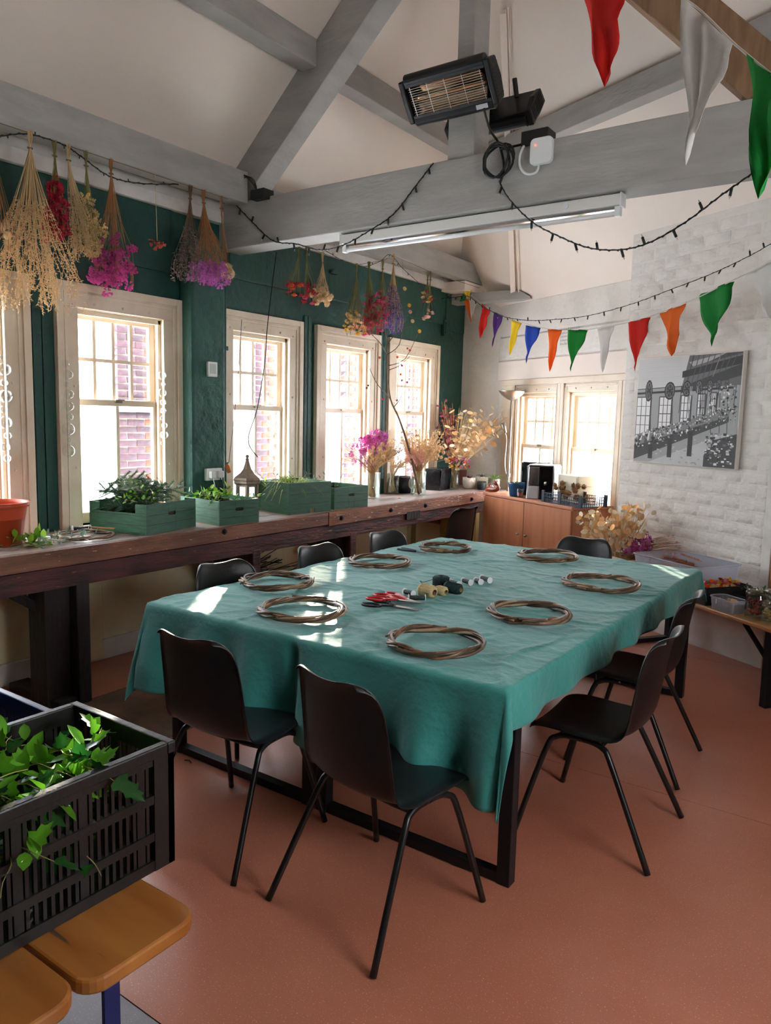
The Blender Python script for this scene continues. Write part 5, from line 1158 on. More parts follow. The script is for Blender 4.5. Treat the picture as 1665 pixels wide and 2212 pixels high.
for i in range(26):
    x_ = q.uniform(-.21, .20); y_ = q.uniform(-.10, .10); z_ = .06+.004*i if i < 12 else q.uniform(.11, .17); w3 = tp+U*x_+NN*y_
    o = thing('teasel', 'round brown teasel head piled in the dark mesh tray', 'teasel', (w3.x, w3.y, CZ+z_), 0, 'teasels in the mesh tray'); piece(o, 'teasel_head', H_TEAS[0], Matrix.Scale(q.uniform(.85, 1.2), 4)); d = Vector((U.x*q.uniform(.2, 1), U.y*.5, q.uniform(-.1, .3))).normalized()
    b = MB(); b.tube([d*.02, d*.10], .0018, 4); part(o, 'stem', b, S_STRAW)
# ---- uplighter floor lamp
SAT = mat('brushed_steel', (176,170,162), .3, metal=.9)
lp = EW(.42, -.13, 0); t = thing('uplighter_lamp', 'brushed steel uplighter floor lamp with a reading arm by the end window', 'floor lamp', lp); b = MB(); b.lathe([(.12, 0), (.12, .015), (.02, .03)], 24); part(t, 'base', b, SAT, smooth=False)
LH = 1.93
b = MB(); b.tube([(0, 0, .02), (0, 0, LH-.09)], .012, 10); part(t, 'pole', b, SAT, smooth=True)
b = MB(); b.lathe([(.012, LH-.10), (.05, LH-.085), (.10, LH-.05), (.135, LH-.01), (.142, LH), (.138, LH), (.10, LH-.042), (.05, LH-.075), (.001, LH-.085)], 28, None, cap=False); part(t, 'bowl_shade', b, SAT, smooth=True)
arm = crv([Vector((0, 0, 1.05)), Vector((-.03, .0, 1.07)), Vector((-.055, .01, 1.2)), Vector((-.05, .02, 1.42)), Vector((-.075, .02, 1.50)), Vector((-.10, .02, 1.545))], 4); b = MB(); b.tube(arm, .007, 8); o = part(t, 'reading_arm', b, SAT, smooth=True)
b = MB(); b.lathe([(.014, -.06), (.020, -.02), (.030, .05), (.028, .05), (.012, -.05)], 14, aim((-.085, .02, 1.55), (-.45, 0, 1))); part(o, 'reading_shade', b, SAT, smooth=True)
b = MB(); b.lathe([(.02, 1.04), (.02, 1.075)], 10); part(t, 'switch_collar', b, SAT)
# ================================================================== picture on the chimney breast
PA, PB, PZ0, PZ1 = 2.372, 3.335, 1.322, 2.132
t = thing('canvas_picture', 'large black and white photograph of an old machine workshop on canvas', 'picture', EW((PA+PB)/2, COFF-.02, PZ0), crz)
PWD, PHT = PB-PA, PZ1-PZ0
b = MB(); b.box((-PWD/2, -.020, 0), (PWD/2, .016, PHT)); part(t, 'canvas', b, mat('white_canvas', (228,224,216), .7), bevel=.002)
pv = []; pf = []; pc = []; lay = [0]
def poly(pts, g_):
    lay[0] += 1; y = -.0206-lay[0]*.000004; n = len(pv); pv.extend([((u-.5)*PWD*.985, y, .006+v*(PHT-.012)) for u, v in pts]); pf.append(tuple(range(n, n+len(pts)))); pc.append(g_)
def rectp(u0, v0, u1, v1, g_): poly([(u0, v0), (u1, v0), (u1, v1), (u0, v1)], g_)
def ell(u, v, a, c, g_, n=14): poly([(min(1, max(0, u+a*math.cos(6.283*i/n))), min(1, max(0, v+c*math.sin(6.283*i/n)))) for i in range(n)], g_)
def line(u0, v0, u1, v1, w_, g_):
    d = math.hypot(u1-u0, v1-v0) or 1; nx, ny = -(v1-v0)/d*w_/2, (u1-u0)/d*w_/2; poly([(min(1,max(0,u0+nx)), min(1,max(0,v0+ny))), (min(1,max(0,u1+nx)), min(1,max(0,v1+ny))), (min(1,max(0,u1-nx)), min(1,max(0,v1-ny))), (min(1,max(0,u0-nx)), min(1,max(0,v0-ny)))], g_)
q = random.Random(6)
rectp(0, 0, 1, 1, .52); poly([(0, .70), (.46, .72), (.55, 1), (0, 1)], .74)
for k in range(16): v = .74+.26*k/16; line(0, v, .45, v+.01, .004, .62+.1*q.random())
poly([(.46, .70), (1, .72), (1, 1), (.52, 1)], .25); poly([(.46, .80), (1, .90), (1, .97), (.46, .86)], .06); poly([(.46, .66), (1, .80), (1, .90), (.46, .72)], .10); poly([(.56, .90), (.96, 1), (.84, 1), (.52, .94)], .55); poly([(.70, .93), (1, .99), (1, 1), (.86, 1)], .12)
for k in range(9): line(.5+.05*k, .70+.02*k, .56+.05*k, 1, .008, q.choice((.08, .35, .16)))
for u0, u1, v0, v1 in ((0, .155, .27, .63), (.245, .375, .31, .63), (.465, .565, .36, .64), (.625, .70, .40, .65), (.745, .80, .43, .66)):
    rectp(u0, v0, u1, v1, .93)
    for k in range(1, 3): x = u0+(u1-u0)*k/3; line(x, v0, x, v1, .007, .15)
    for k in range(1, 4): v = v0+(v1-v0)*k/4; line(u0, v, u1, v, .008 if k == 2 else .005, .15)
    line(u0, v0, u0, v1, .012, .22); line(u1, v0, u1, v1, .016, .10); line(u0, v1, u1, v1, .012, .2)
line(0, .665, .95, .70, .020, .06); line(0, .705, .5, .725, .008, .12)
for u, v, a, c in ((.125, .69, .040, .105), (.345, .685, .055, .085), (.515, .70, .042, .075), (.63, .71, .034, .066), (.73, .72, .028, .056), (.81, .73, .024, .048), (.88, .735, .02, .04)):
    ell(u, v, a, c, .05); ell(u, v, a*.78, c*.8, .32); ell(u, v, a*.66, c*.7, .08)
    for k in range(6): line(u, v, u+a*.7*math.cos(k), v+c*.7*math.sin(k), .006, .3)
    ell(u, v, a*.22, c*.2, .04); line(u+a*.5, v, u+a*.6+.02, .3, .006, .1)
for k in range(14): u = q.uniform(.40, .98); line(u, .35+.3*q.random(), u+.01, .72, .006, q.choice((.08, .6, .15)))
poly([(0, .02), (.92, .40), (.92, .46), (0, .16)], .12); poly([(0, .15), (.92, .45), (.92, .52), (0, .26)], .35)
for k in range(420):
    u = q.random(); base = .16+.31*u; v = base+q.uniform(-.045, .095); s = q.uniform(.006, .022)*(1.2-.7*u); g_ = q.choice((.05, .08, .15, .3, .55, .8, .9)); h_ = s*q.uniform(.5, 1.8)
    if v > .03 and u+s < 1: rectp(u, v, u+s, v+h_, g_) if k % 3 else ell(u, v, s*.6, h_*.6, g_, 8)
poly([(.16, .0), (.9, .30), (1, .24), (1, 0)], .68)
for k in range(90): u = q.uniform(.2, 1); v = q.uniform(0, .18+.1*u); ell(u, v, .012, .006, q.choice((.45, .66, .72, .5)), 7)
for u in (.16, .36, .56): rectp(u, .02+.28*u*.4, u+.045, .12+.34*u, .07)
poly([(.72, 0), (1, 0), (1, .30), (.80, .24), (.72, .10)], .12)
for k in range(110): u = q.uniform(.72, .97); v = q.uniform(.01, .30); s = q.uniform(.008, .03); rectp(u, v, u+s, v+s*.7, q.choice((.05, .1, .25, .5, .7, .85)))
for k in range(100): u = q.uniform(.72, .97); v = q.uniform(.45, .72); s = q.uniform(.006, .02); rectp(u, v, u+s, v+s, q.choice((.04, .1, .2, .45, .7, .9)))
me = bpy.data.meshes.new('printed_photo'); me.from_pydata(pv, [], [f_[::-1] for f_ in pf]); ca = me.color_attributes.new('Col', 'FLOAT_COLOR', 'CORNER'); i = 0
for p_ in me.polygons:
    for li in p_.loop_indices: g_ = min(.9, pc[p_.index]**1.45); ca.data[li].color = (g_, g_, g_*.99, 1)
me.materials.append(vcol('printed_photo_ink', .55)); me.update(); part(t, 'printed_photo', me, None)
# faint handwritten lines and letters on the wall above the windows
INK = mat('pencil_grey', (150,146,140), .8); b = MB(); q = random.Random(3)
for r_ in range(5):
    for k in range(13): x = 1.02+.022*k; z_ = 2.49-.034*r_; b.box((x, -.0225, z_), (x+.003, -.0205, z_+q.uniform(.010, .024)), MEND); b.box((x, -.0225, z_+.008), (x+q.uniform(.006, .016), -.0205, z_+.011), MEND)
part(wb, 'handwritten_note', b, INK, label='faint handwritten lines')
wl2 = [('U', 1.62), ('I', 1.86), ('J', 2.0)]; b = MB()
for ch, t0 in wl2:
    pts = {'U': [(-.04, .11), (-.04, .03), (0, 0), (.04, .03), (.04, .11)], 'I': [(0, 0), (0, .11)], 'J': [(.03, .11), (.03, .03), (0, 0), (-.03, .02)]}[ch]
    b.tube(crv([EW(t0+x*.8, .03, 1.83+z_*.7) for x, z_ in pts], 4), .004, 5)
single('hanging_loop_letters', b, mat('white_wire', (240,240,240), .5), 'pale looped wire hanging inside the right end window', 'wire ornament')
# ================================================================== wall fittings
WHP = mat('white_switch_plastic', (234,236,236), .35)
p = Px(455, 798, XW+.131); t = thing('thermostat', 'white square thermostat on the green pilaster', 'thermostat', p, R(90)); b = MB(); b.box((-.043, -.024, -.052), (.043, 0, .052)); part(t, 'housing', b, WHP, bevel=.004)
b = MB(); b.box((-.028, -.0255, -.030), (.028, -.024, .038)); part(t, 'display', b, mat('lcd_grey', (196,206,200), .25))
p = Px(470, 1015, XW+.14); t = thing('double_socket', 'white wall socket with plugs beside the lantern', 'socket', Vector((XW+.131, 3.74, 1.19)), R(90)); b = MB(); b.box((-.073, -.03, -.043), (.073, 0, .043)); part(t, 'box', b, WHP, bevel=.004)
for x in (-.035, .035):
    b = MB(); b.box((x-.026, -.065, -.026), (x+.026, -.031, .026)); pg = part(t, 'plug', b, WHP, bevel=.008)
    b = MB(); b.tube(crv([(x, -.05, -.026), (x+.01, -.055, -.07), (x+.03, -.04, -.14), (x+.05, -.02, -.27)], 4), .004, 6); part(pg, 'cord', b, BLK if x > 0 else WHP, smooth=True)
t = thing('indicator_plug', 'small orange capped adaptor hanging from the wall socket', 'plug', (XW+.17, 3.87, 1.20)); b = MB(); b.lathe([(.016, 0), (.018, .05), (.010, .06)], 10, RX(R(20))); part(t, 'body', b, mat('orange_plastic', (226,126,62), .4), smooth=True)
# black flex hanging from the beam to the bench window
pts = [Px(597, 545, XW+.05), Px(578, 700, XW+.08), Px(572, 780, XW+.10), Px(556, 880, XW+.12), Px(536, 950, XW+.2), Vector((-4.03, 4.06, BZ+.42))]
b = MB(); b.tube(crv(pts, 8), .004, 6); single('hanging_flex', b, BLK, 'black flex dangling down the window behind the lantern', 'cable', smooth=True)
b = MB(); b.tube(crv([Px(522, 690, XW+.05), Px(512, 840, XW+.06), Px(494, 1000, XW+.07)], 6), .0022, 5); single('sash_cord', b, BLK, 'thin beaded pull cord down the lantern window', 'cord')
# curly ribbon bubbles hanging at the first window reveal are clear glass baubles on a thread
b = MB(); GB = glass('bauble_glass', (250,252,252), .2)
for lab, (px, z0) in (('clear glass bauble string at the left edge of the first whole window', (146, 1.86)), ('clear glass bauble string at the right edge of the first whole window', (352, 1.84)), ('clear glass bauble string on the leftmost window frame', (10, 1.86))):
    p_ = Px(px, 850, XW+.05); t = thing('bauble_string', lab, 'bauble string', (p_.x, p_.y, z0), 0, 'glass bauble strings'); q = random.Random(px)
    b = MB(); b.tube([(0, 0, .12), (0, 0, -.72)], .001, 4); part(t, 'thread', b, WHP); z_ = .06
    for k in range(9):
        r_ = q.choice((.016, .022, .030, .040, .014)); b = MB(); b.ball((0, q.uniform(-.01, .01), z_-r_), r_, 14, 9); part(t, 'bauble', b, GB, smooth=True); z_ -= r_*2+.012
        if z_ < -.7: break
# ================================================================== on and under the pine trestle bench
CLEAR = glass('clear_storage_plastic', (236,240,248), .10, rough=.12, haze=.30, hazecol=(238,240,246))
def rrect(w_, d_, r_, n=4):
    out = []
    for cx_, cy_, a0 in ((w_/2-r_, d_/2-r_, 0), (-w_/2+r_, d_/2-r_, 90), (-w_/2+r_, -d_/2+r_, 180), (w_/2-r_, -d_/2+r_, 270)):
        out += [(cx_+r_*math.cos(R(a0+90*k/n)), cy_+r_*math.sin(R(a0+90*k/n))) for k in range(n+1)]
    return out
def tub(loc, rz, W, D, H, label, name='plastic_tub', m=CLEAR):
    t = thing(name, label, 'plastic tub', loc, rz); b = MB(); lo = rrect(W*.90, D*.88, .03); hi = rrect(W, D, .035); n = len(lo)
    b.add([(x, y, .003) for x, y in lo]+[(x, y, H) for x, y in hi], [tuple(range(n))[::-1]]+[(i, (i+1) % n, n+(i+1) % n, n+i) for i in range(n)]); part(t, 'body', b, m, smooth=False, solid=.002)
    b = MB(); b.tube([(x*1.012, y*1.018, H-.004) for x, y in hi], .006, 6, closed=True); part(t, 'rim', b, m, smooth=True)
    for y in (-D/2-.004, D/2+.004):
        for x in (-W*.22, W*.22): b = MB(); b.cbox((x, y, H-.025), (.03, .008, .03)); part(t, 'clip', b, m)
    return t
p = RBp(-.37, .205); tub(p, vrz+R(6), .60, .40, .225, 'large clear storage tub of brown seed heads on the pine bench')
q = random.Random(31)
F_RUST = fm('rust_seed_spike', (150,76,40), .8, .05); F_DKB = fm('dark_brown_cone', (88,54,40), .8, 0)
def spike_mesh(m, L, seed):
    b = MB(); qq = random.Random(seed); b.tube([(0, 0, 0), (L*.5, 0, .004), (L, 0, 0)], .002, 4)
    for k in range(46): u = .15+.85*k/46; a = k*2.4; d = Vector((.4, math.cos(a), math.sin(a))).normalized(); p_ = Vector((L*u, 0, .003)); o = Vector((1, 0, 0))*.004; b.add([p_-o, p_+o, p_+d*.013], [(0, 1, 2)])
    return b.mesh('seed_spike', m)
SPK = [spike_mesh(F_RUST, .15, 1), spike_mesh(F_DKB, .12, 2), spike_mesh(F_RUST, .12, 3)]
for i in range(34):
    a = q.uniform(0, 6.283); o = thing('seed_spike', 'rust brown seed spike heaped in the large clear tub', 'seed spike', p+V*q.uniform(-.12, .10)+Vector((-V.y, V.x, 0))*q.uniform(-.10, .08)+Vector((0, 0, .08+.0042*i)), 0, 'seed spikes in the clear tub', rot=(q.uniform(-.3, .3), q.uniform(-.3, .3), a)); piece(o, 'spike', SPK[i % 3], TR(-.07, 0, 0))
BCARD = mat('black_card', (30,30,34), .6)
def open_box(loc, rz, W, D, H, m, label, name='card_box', cat='box', th=.005):
    t = thing(name, label, cat, loc, rz)
    for nm, lo, hi in (('side', (-W/2, -D/2, 0), (W/2, -D/2+th, H)), ('side', (-W/2, D/2-th, 0), (W/2, D/2, H)), ('end', (-W/2, -D/2, 0), (-W/2+th, D/2, H)), ('end', (W/2-th, -D/2, 0), (W/2, D/2, H)), ('bottom', (-W/2, -D/2, 0), (W/2, D/2, th))): b = MB(); b.box(lo, hi); part(t, nm, b, m)
    return t
pb_ = RBp(-.05, .20); t = open_box(pb_, vrz, .20, .36, .115, BCARD, 'black card box of mixed strawflower heads on the pine bench')
b = MB(); b.box((-.02, -.1815, .03), (.035, -.1802, .085)); part(t, 'white_label', b, mat('white_paper', (226,230,240), .6))
ALLS = H_PINKS+H_CREAMS+H_ORGS+H_PALES
SFH = [head_straw(m_, .024) for m_ in (F_PINK, F_CREAM, F_YEL, F_ORG, F_PALE)]; SFL = ['pink', 'cream', 'yellow', 'orange', 'pale pink']
for i in range(64):
    k = q.choice((0, 0, 1, 2, 3, 4)); w3 = pb_+V*q.uniform(-.085, .085)+Vector((-V.y, V.x, 0))*q.uniform(-.16, .16)+Vector((0, 0, .06+.0012*i)); o = part(None, 'strawflower_head', SFH[k], None); o.matrix_world = aim(w3, (q.uniform(-.8, .8), q.uniform(-.8, .8), .8), q.uniform(0, 6), q.uniform(.8, 1.15)); o['label'] = '%s strawflower head in the black card box' % SFL[k]; o['category'] = 'flower head'; o['group'] = '%s strawflower heads in the black box' % SFL[k]
pm = RBp(.24, .32); open_box(pm, vrz, .32, .22, .075, BCARD, 'shallow black tray of dark green foliage behind the small tub', 'foliage_tray', 'tray')
L_BOX = mat('boxwood_leaf', (44,70,30), .4, rnd=.3)
LV_BX = [leaf_mesh('leaf', L_BOX, .026, .015, False)]
for i in range(14): cutting(pm+V*q.uniform(-.12, .12)+Vector((-V.y, V.x, 0))*q.uniform(-.07, .07)+Vector((0, 0, .03+.004*i)), (q.uniform(-1, 1), q.uniform(-1, 1), .35), .10, 12, LV_BX, 'dark boxwood sprig in the shallow black tray', 600+i, 'boxwood_sprig', 'foliage', 'boxwood sprigs in the tray', sc=(.9, 1.3), droop=.1)
b = MB(); b.prism([(-.03, -.03), (.028, -.034), (.04, .0), (.02, .035), (-.025, .03)], .02, TR(*(pm+Vector((-.10, .06, .085)))) @ RX(.3)); single('bark_chunk', b, mat('brown_bark', (110,82,52), .8, bump=.4), 'brown bark chunk resting on the foliage tray', 'bark')
ps = RBp(.185, .068); tub(ps, vrz, .20, .125, .082, 'small clear tub of wooden slices at the bench edge', 'small_tub')
SLICE = mat('pale_wood_slice', (222,180,132), .6, col2=(196,148,100), scale=20); BARK = mat('slice_bark', (120,84,58), .8)
for i in range(18):
    r_ = q.uniform(.016, .024); w3 = ps+V*q.uniform(-.065, .065)+Vector((-V.y, V.x, 0))*q.uniform(-.035, .035)+Vector((0, 0, .018+.003*i)); t = thing('wood_slice', 'round pale wood slice in the small clear tub', 'wood slice', w3, 0, 'wood slices in the small tub', rot=(q.uniform(-1.3, 1.3), q.uniform(-.5, .5), q.uniform(0, 6)))
    b = MB(); b.lathe([(r_, -.004), (r_, .004)], 12, None, cap=False); part(t, 'bark_ring', b, BARK); b = MB(); b.lathe([(r_*.97, -.0042), (r_*.97, .0042)], 12); part(t, 'cut_face', b, SLICE)
JG = glass('jar_glass', (244,250,246), .16, rough=.02)
def jar(loc, r_, h_, label):
    t = thing('glass_jar', label, 'jar', loc, 0, 'glass jars on the pine bench'); b = MB(); b.lathe([(r_*.88, 0), (r_, .012), (r_, h_*.72), (r_*.90, h_*.80), (r_*.90, h_*.9), (r_*.96, h_*.93), (r_*.96, h_), (r_*.86, h_), (r_*.86, h_*.8), (r_*.94, h_*.7), (r_*.94, .02), (.001, .02)], 26, None, cap=False); part(t, 'body', b, JG, smooth=True)
    b = MB(); b.tube([(r_*.95*math.cos(a), r_*.95*math.sin(a), h_*.86) for a in [6.283*i/24 for i in range(24)]], .004, 6, closed=True); part(t, 'neck_ring', b, JG, smooth=True); return t
j1 = RBp(.385, .10); j2 = RBp(.43, .29); j3 = RBp(.505, .075)
jar(j1, .070, .185, 'glass jar of dark red berries nearest the bench front'); jar(j2, .070, .19, 'glass jar of orange dried slices behind the berry jar'); jar(j3, .05, .13, 'small glass jar at the right edge of the picture')
F_BERRY = fm('dark_red_berry', (150,26,44), .35, .05); F_OSL = fm('orange_peel_slice', (226,138,44), .5, .4); F_NUT = fm('pale_nut', (206,168,110), .6, 0)
BER = MB().ball((0, 0, 0), .010, 8, 6).mesh('berry', F_BERRY, True)
t = thing('berry_sprays', 'dark red berry sprays inside the front glass jar', 'berries', j1+Vector((0, 0, .022)))
b = MB()
for k in range(9): a = k*.7; b.tube([(0, 0, .0), (.02*math.cos(a), .02*math.sin(a), .04), (.045*math.cos(a), .045*math.sin(a), .09)], .0012, 4)
part(t, 'stalks', b, S_BROWN, kind='stuff')
for k in range(60): a = q.uniform(0, 6.283); rr = math.sqrt(q.random())*.050; piece(t, 'berry', BER, TR(rr*math.cos(a), rr*math.sin(a), q.uniform(.01, .10)) @ Matrix.Scale(q.uniform(.8, 1.15), 4))
OSL = [MB().lathe([(.017, -.001), (.017, .001)], 10).mesh('dried_slice', F_OSL)]
def loose(me, M, label, cat, group, name):
    o = part(None, name, me, None); o.matrix_world = M; o['label'] = label; o['category'] = cat; o['group'] = group; return o
for k in range(50): a = q.uniform(0, 6.283); rr = math.sqrt(q.random())*.042; loose(OSL[0], aim(j2+Vector((rr*math.cos(a), rr*math.sin(a), .034+q.uniform(0, .115))), (q.uniform(-1, 1), q.uniform(-1, 1), q.uniform(-1, 1))), 'dried orange slice inside the rear glass jar', 'dried fruit', 'orange slices in the rear jar', 'dried_slice')
NUT = MB().ball((0, 0, 0), .011, 7, 5, (1, 1, .8)).mesh('nut', F_NUT, True)
for k in range(26): a = q.uniform(0, 6.283); rr = math.sqrt(q.random())*.030; loose(NUT, Matrix.Translation(j3+Vector((rr*math.cos(a), rr*math.sin(a), .030+q.uniform(0, .06)))), 'pale nut in the small jar at the right edge', 'nut', 'nuts in the small jar', 'nut')
# wooden crate of honesty and statice at the left end of the bench
CRW = mat('pale_softwood_crate', (214,196,168), .65, col2=(190,168,136), scale=4, stretch=(.6,4,4))
hc = RBp(-.93, .17); t = open_box(hc, vrz, .34, .30, .14, CRW, 'pale wooden crate holding purple statice and honesty', 'wooden_crate', 'crate', .012)
def lay_bunch(name, label, loc, d, L, spread, nst, stem, heads, nheads, hz, seed, hs=(.8, 1.2), scatter=.03, grainy=0, gmat=None, cat='dried flowers'):
    q = random.Random(seed); t = thing(name, label, cat, loc); d = Vector(d).normalized(); sx = d.orthogonal().normalized(); sy = d.cross(sx); b = MB(); gb = MB(); ends = []
    for k in range(nst):
        a = q.uniform(0, 6.283); rr = math.sqrt(q.random()); p0 = sx*.05*rr*math.cos(a)+sy*.05*rr*math.sin(a); e = d*L*q.uniform(.7, 1)+(sx*math.cos(a)+sy*math.sin(a))*spread*rr
        pts = crv([p0, p0.lerp(e, .5)+Vector((0, 0, .02)), e+Vector((0, 0, -.02))], 4); b.tube(pts, .0015, 3, cap=False); ends.append(pts)
        if grainy: grains(gb, pts[len(pts)//2:], .006, grainy, q)
    part(t, 'stems', b, stem, kind='stuff')
    if grainy: part(t, 'seed_grains', gb, gmat, kind='stuff')
    for k in range(nheads):
        pts = ends[k % nst]; u = q.uniform(*hz); x = u*(len(pts)-1); i = min(int(x), len(pts)-2); p_ = pts[i].lerp(pts[i+1], x-i)+Vector((q.uniform(-1, 1), q.uniform(-1, 1), q.uniform(-1, 1)))*scatter; me = q.choice(heads)
        piece(t, me.name.split('.')[0], me, aim(p_, (q.uniform(-1, 1), q.uniform(-1.5, .2), q.uniform(-.6, .8)), q.uniform(0, 6), q.uniform(*hs)))
    return t
lay_bunch('honesty_sheaf', 'large golden sheaf of honesty discs leaning in the corner', hc+Vector((-.10, .0, .03)), (-.16, .02, 1), .50, .28, 110, S_STRAW, H_GOLD, 298, (.40, 1), 41, (1.1, 1.8), .05)
lay_bunch('statice_sheaf', 'purple and magenta statice sheaf lying in the wooden crate', hc+Vector((.10, .02, .06)), (-.25, -.10, .75), .26, .15, 40, S_BROWN, H_MAG+H_PUR, 70, (.5, 1), 42, (.7, 1.1), .025)
lay_bunch('brown_stem_sheaf', 'brown dried stems poking out towards the clear tub', hc+Vector((-.02, .05, .10)), (.9, -.25, .42), .46, .12, 50, S_BROWN, H_PUR, 16, (.7, 1), 43, (.3, .5), .02)
# box files on a low shelf behind the bench legs
sh = thing('low_shelf', 'pale wooden shelf unit at the right edge under the pine bench', 'shelf', Vector((-.60, 5.36, 0)), crz)
for nm, lo, hi in (('upright', (-.02, -.13, 0), (0, .13, .43)), ('upright', (.62, -.13, 0), (.64, .13, .43)), ('shelf_board', (0, -.13, .40), (.62, .13, .43)), ('shelf_board', (0, -.13, .03), (.62, .13, .05)), ('back_panel', (0, .12, .03), (.62, .13, .42))): b = MB(); b.box(lo, hi); part(sh, nm, b, POST, bevel=.003)
def local(o, v): return o.matrix_basis @ Vector(v)
for i, (lab, m) in enumerate((('cream box file with a finger hole at the end of the low shelf', mat('cream_card', (226,204,164), .6)), ('purple box file standing on the low shelf', mat('purple_card', (88,26,62), .5)), ('maroon box file beside the purple one on the low shelf', mat('maroon_card', (122,30,44), .5)))):
    w3 = Vector((-.60, 5.36, .051))+U*(.06+.085*i); t = thing('box_file', lab, 'box file', w3, crz, 'box files on the low shelf'); hh = .12 if i == 0 else .31
    b = MB(); b.box((-.037, -.128, 0), (.037, .115, hh)); part(t, 'case', b, m, bevel=.003); b = MB(); b.lathe([(.012, 0), (.012, .003), (.009, .003)], 12, TR(0, -.128, .06) @ RX(R(90))); part(t, 'finger_ring', b, BLADE)
b = MB(); b.box((0, 0, 0), (.03, .06, 1.25), TR(*EW(3.68, -.34, 0)) @ RZ(crz)); b.box((.03, 0, .3), (.6, .02, 1.25), TR(*EW(3.68, -.34, 0)) @ RZ(crz)); struct('door_1', b, mat('orange_pine_door', (192,128,62), .45, col2=(170,104,46), scale=3, stretch=(5,5,.5)))
# twigs stored under the workbench
for lab, y, sd in (('dark twig bundle heaped on the floor under the workbench', 3.95, 1),):
    t = thing('twig_bundle', lab, 'twigs', (-4.0, y, 0)); b = MB(); qq = random.Random(2)
    for k in range(150): a = qq.uniform(-.5, .5); p0 = Vector((qq.uniform(-.15, .18), qq.uniform(-.40, .10), qq.uniform(.01, .50))); d = Vector((math.sin(a)*.6, math.cos(a), qq.uniform(-.15, .35))); L = qq.uniform(.2, .55); pts = [p0, p0+d*L*.5+Vector((0, 0, qq.uniform(-.03, .04))), p0+d*L]; pts = [Vector((min(.22, max(-.25, p_.x)), p_.y, max(.004, p_.z))) for p_ in pts]; b.tube(pts, qq.uniform(.002, .005), 4, cap=False)
    part(t, 'twigs', b, S_BLACK, kind='stuff')
    b = MB(); b.box((-.2, -.42, 0), (.2, .5, .03)); part(t, 'pallet', b, LEGM)
# small dark bit dropped on the floor
b = MB(); p_ = Pz(405, 1646, 0); b.tube([p_+Vector((-.02, 0, .004)), p_+Vector((0, .008, .006)), p_+Vector((.025, .0, .004))], .003, 5); single('leaf_scrap', b, S_BLACK, 'tiny dark leaf scrap on the floor beside the tablecloth corner', 'scrap')
# ================================================================== heaters, strip light and cables on the truss
HB = mat('black_heater_metal', (24,24,26), .4, metal=.3, bump=.06, bscale=200); HREF = mat('heater_reflector', (196,176,156), .15, metal=1.0); HGR = mat('heater_grille_wire', (206,200,190), .3, metal=.9)
TUBEQ = mat('amber_quartz_tube', (236,150,90), .15)
def heater(loc, rz, tilt, label, W=.50, H=.27):
    t = thing('infrared_heater', label, 'heater', loc, 0, 'infrared heaters on the king post', rot=(tilt, 0, rz)); D = .085
    n = 10; prof = [(-D*.2, -H/2+.0), (-D*.9, -H/2+.01), (-D, -H/2+.035)]; 
    b = MB()     # casing: open box with rounded top and bottom rolls
    for z_ in (-H/2+.03, H/2-.03): b.lathe([(.034, -W/2), (.034, W/2)], 16, TR(0, 0, z_) @ RY(R(90)))
    b.box((-W/2, .02, -H/2+.03), (W/2, .05, H/2-.03)); b.box((-W/2, -.03, H/2-.062), (W/2, .05, H/2-.03)); b.box((-W/2, -.03, -H/2+.03), (W/2, .05, -H/2+.062)); part(t, 'casing', b, HB, smooth=False, bevel=.003)
    for s in (-1, 1):
        b = MB(); x = s*W/2; b.prism([(-.034, -H/2+.02), (.055, -H/2+.03), (.075, 0), (.055, H/2-.03), (-.034, H/2-.02), (-.040, 0)], .035, Matrix(((0, 0, s, x), (1, 0, 0, 0), (0, 1, 0, 0), (0, 0, 0, 1)))); e = part(t, 'end_cap', b, HB, bevel=.008)
        b = MB()
        for k in range(9): z_ = -H/2+.06+k*(H-.12)/8; b.box((x+s*.034, -.02, z_-.004), (x+s*.038, .05, z_+.004))
        part(e, 'cooling_ribs', b, HB)
    b = MB(); b.grid(lambda u, v: (-W/2+.03+(W-.06)*u, .018-.05*(2*v-1)**2, (v-.5)*(H-.12)), 2, 8); part(t, 'reflector', b, HREF, smooth=True)
    b = MB(); b.lathe([(.006, -W/2+.03), (.006, W/2-.03)], 10, TR(0, -.008, 0) @ RY(R(90))); part(t, 'quartz_tube', b, TUBEQ, smooth=True)
    b = MB(); y = -.037
    for k in range(12): z_ = -H/2+.068+k*(H-.136)/11; b.tube([(-W/2+.02, y, z_), (W/2-.02, y, z_)], .0018, 5)
    for k in range(5): x = -W/2+.03+k*(W-.06)/4; b.tube([(x, y+.003, -H/2+.06), (x, y+.003, H/2-.06)], .0018, 5)
    part(t, 'wire_grille', b, HGR)
    b = MB(); b.box((W/2-.10, -.036, -H/2+.018), (W/2-.03, -.0345, -H/2+.042)); part(t, 'rating_label', b, mat('silver_label', (190,190,192), .4))
    b = MB(); b.box((-.03, .05, -.05), (.03, .11, .05)); part(t, 'mounting_bracket', b, HB)
    return t
heater((-2.31, 3.80, 3.415), 0, R(38), 'black infrared heater with its grille facing the room on the king post')
heater((-2.28, 4.27, 3.42), R(180), R(38), 'black infrared heater on the far side of the king post')
b = MB(); b.tube([(-2.13, 4.26, 3.50), (-2.14, 4.24, 3.60)], .014, 8); single('heater_knob_stalk', b, HB, 'short black stalk standing on the rear heater', 'bracket')
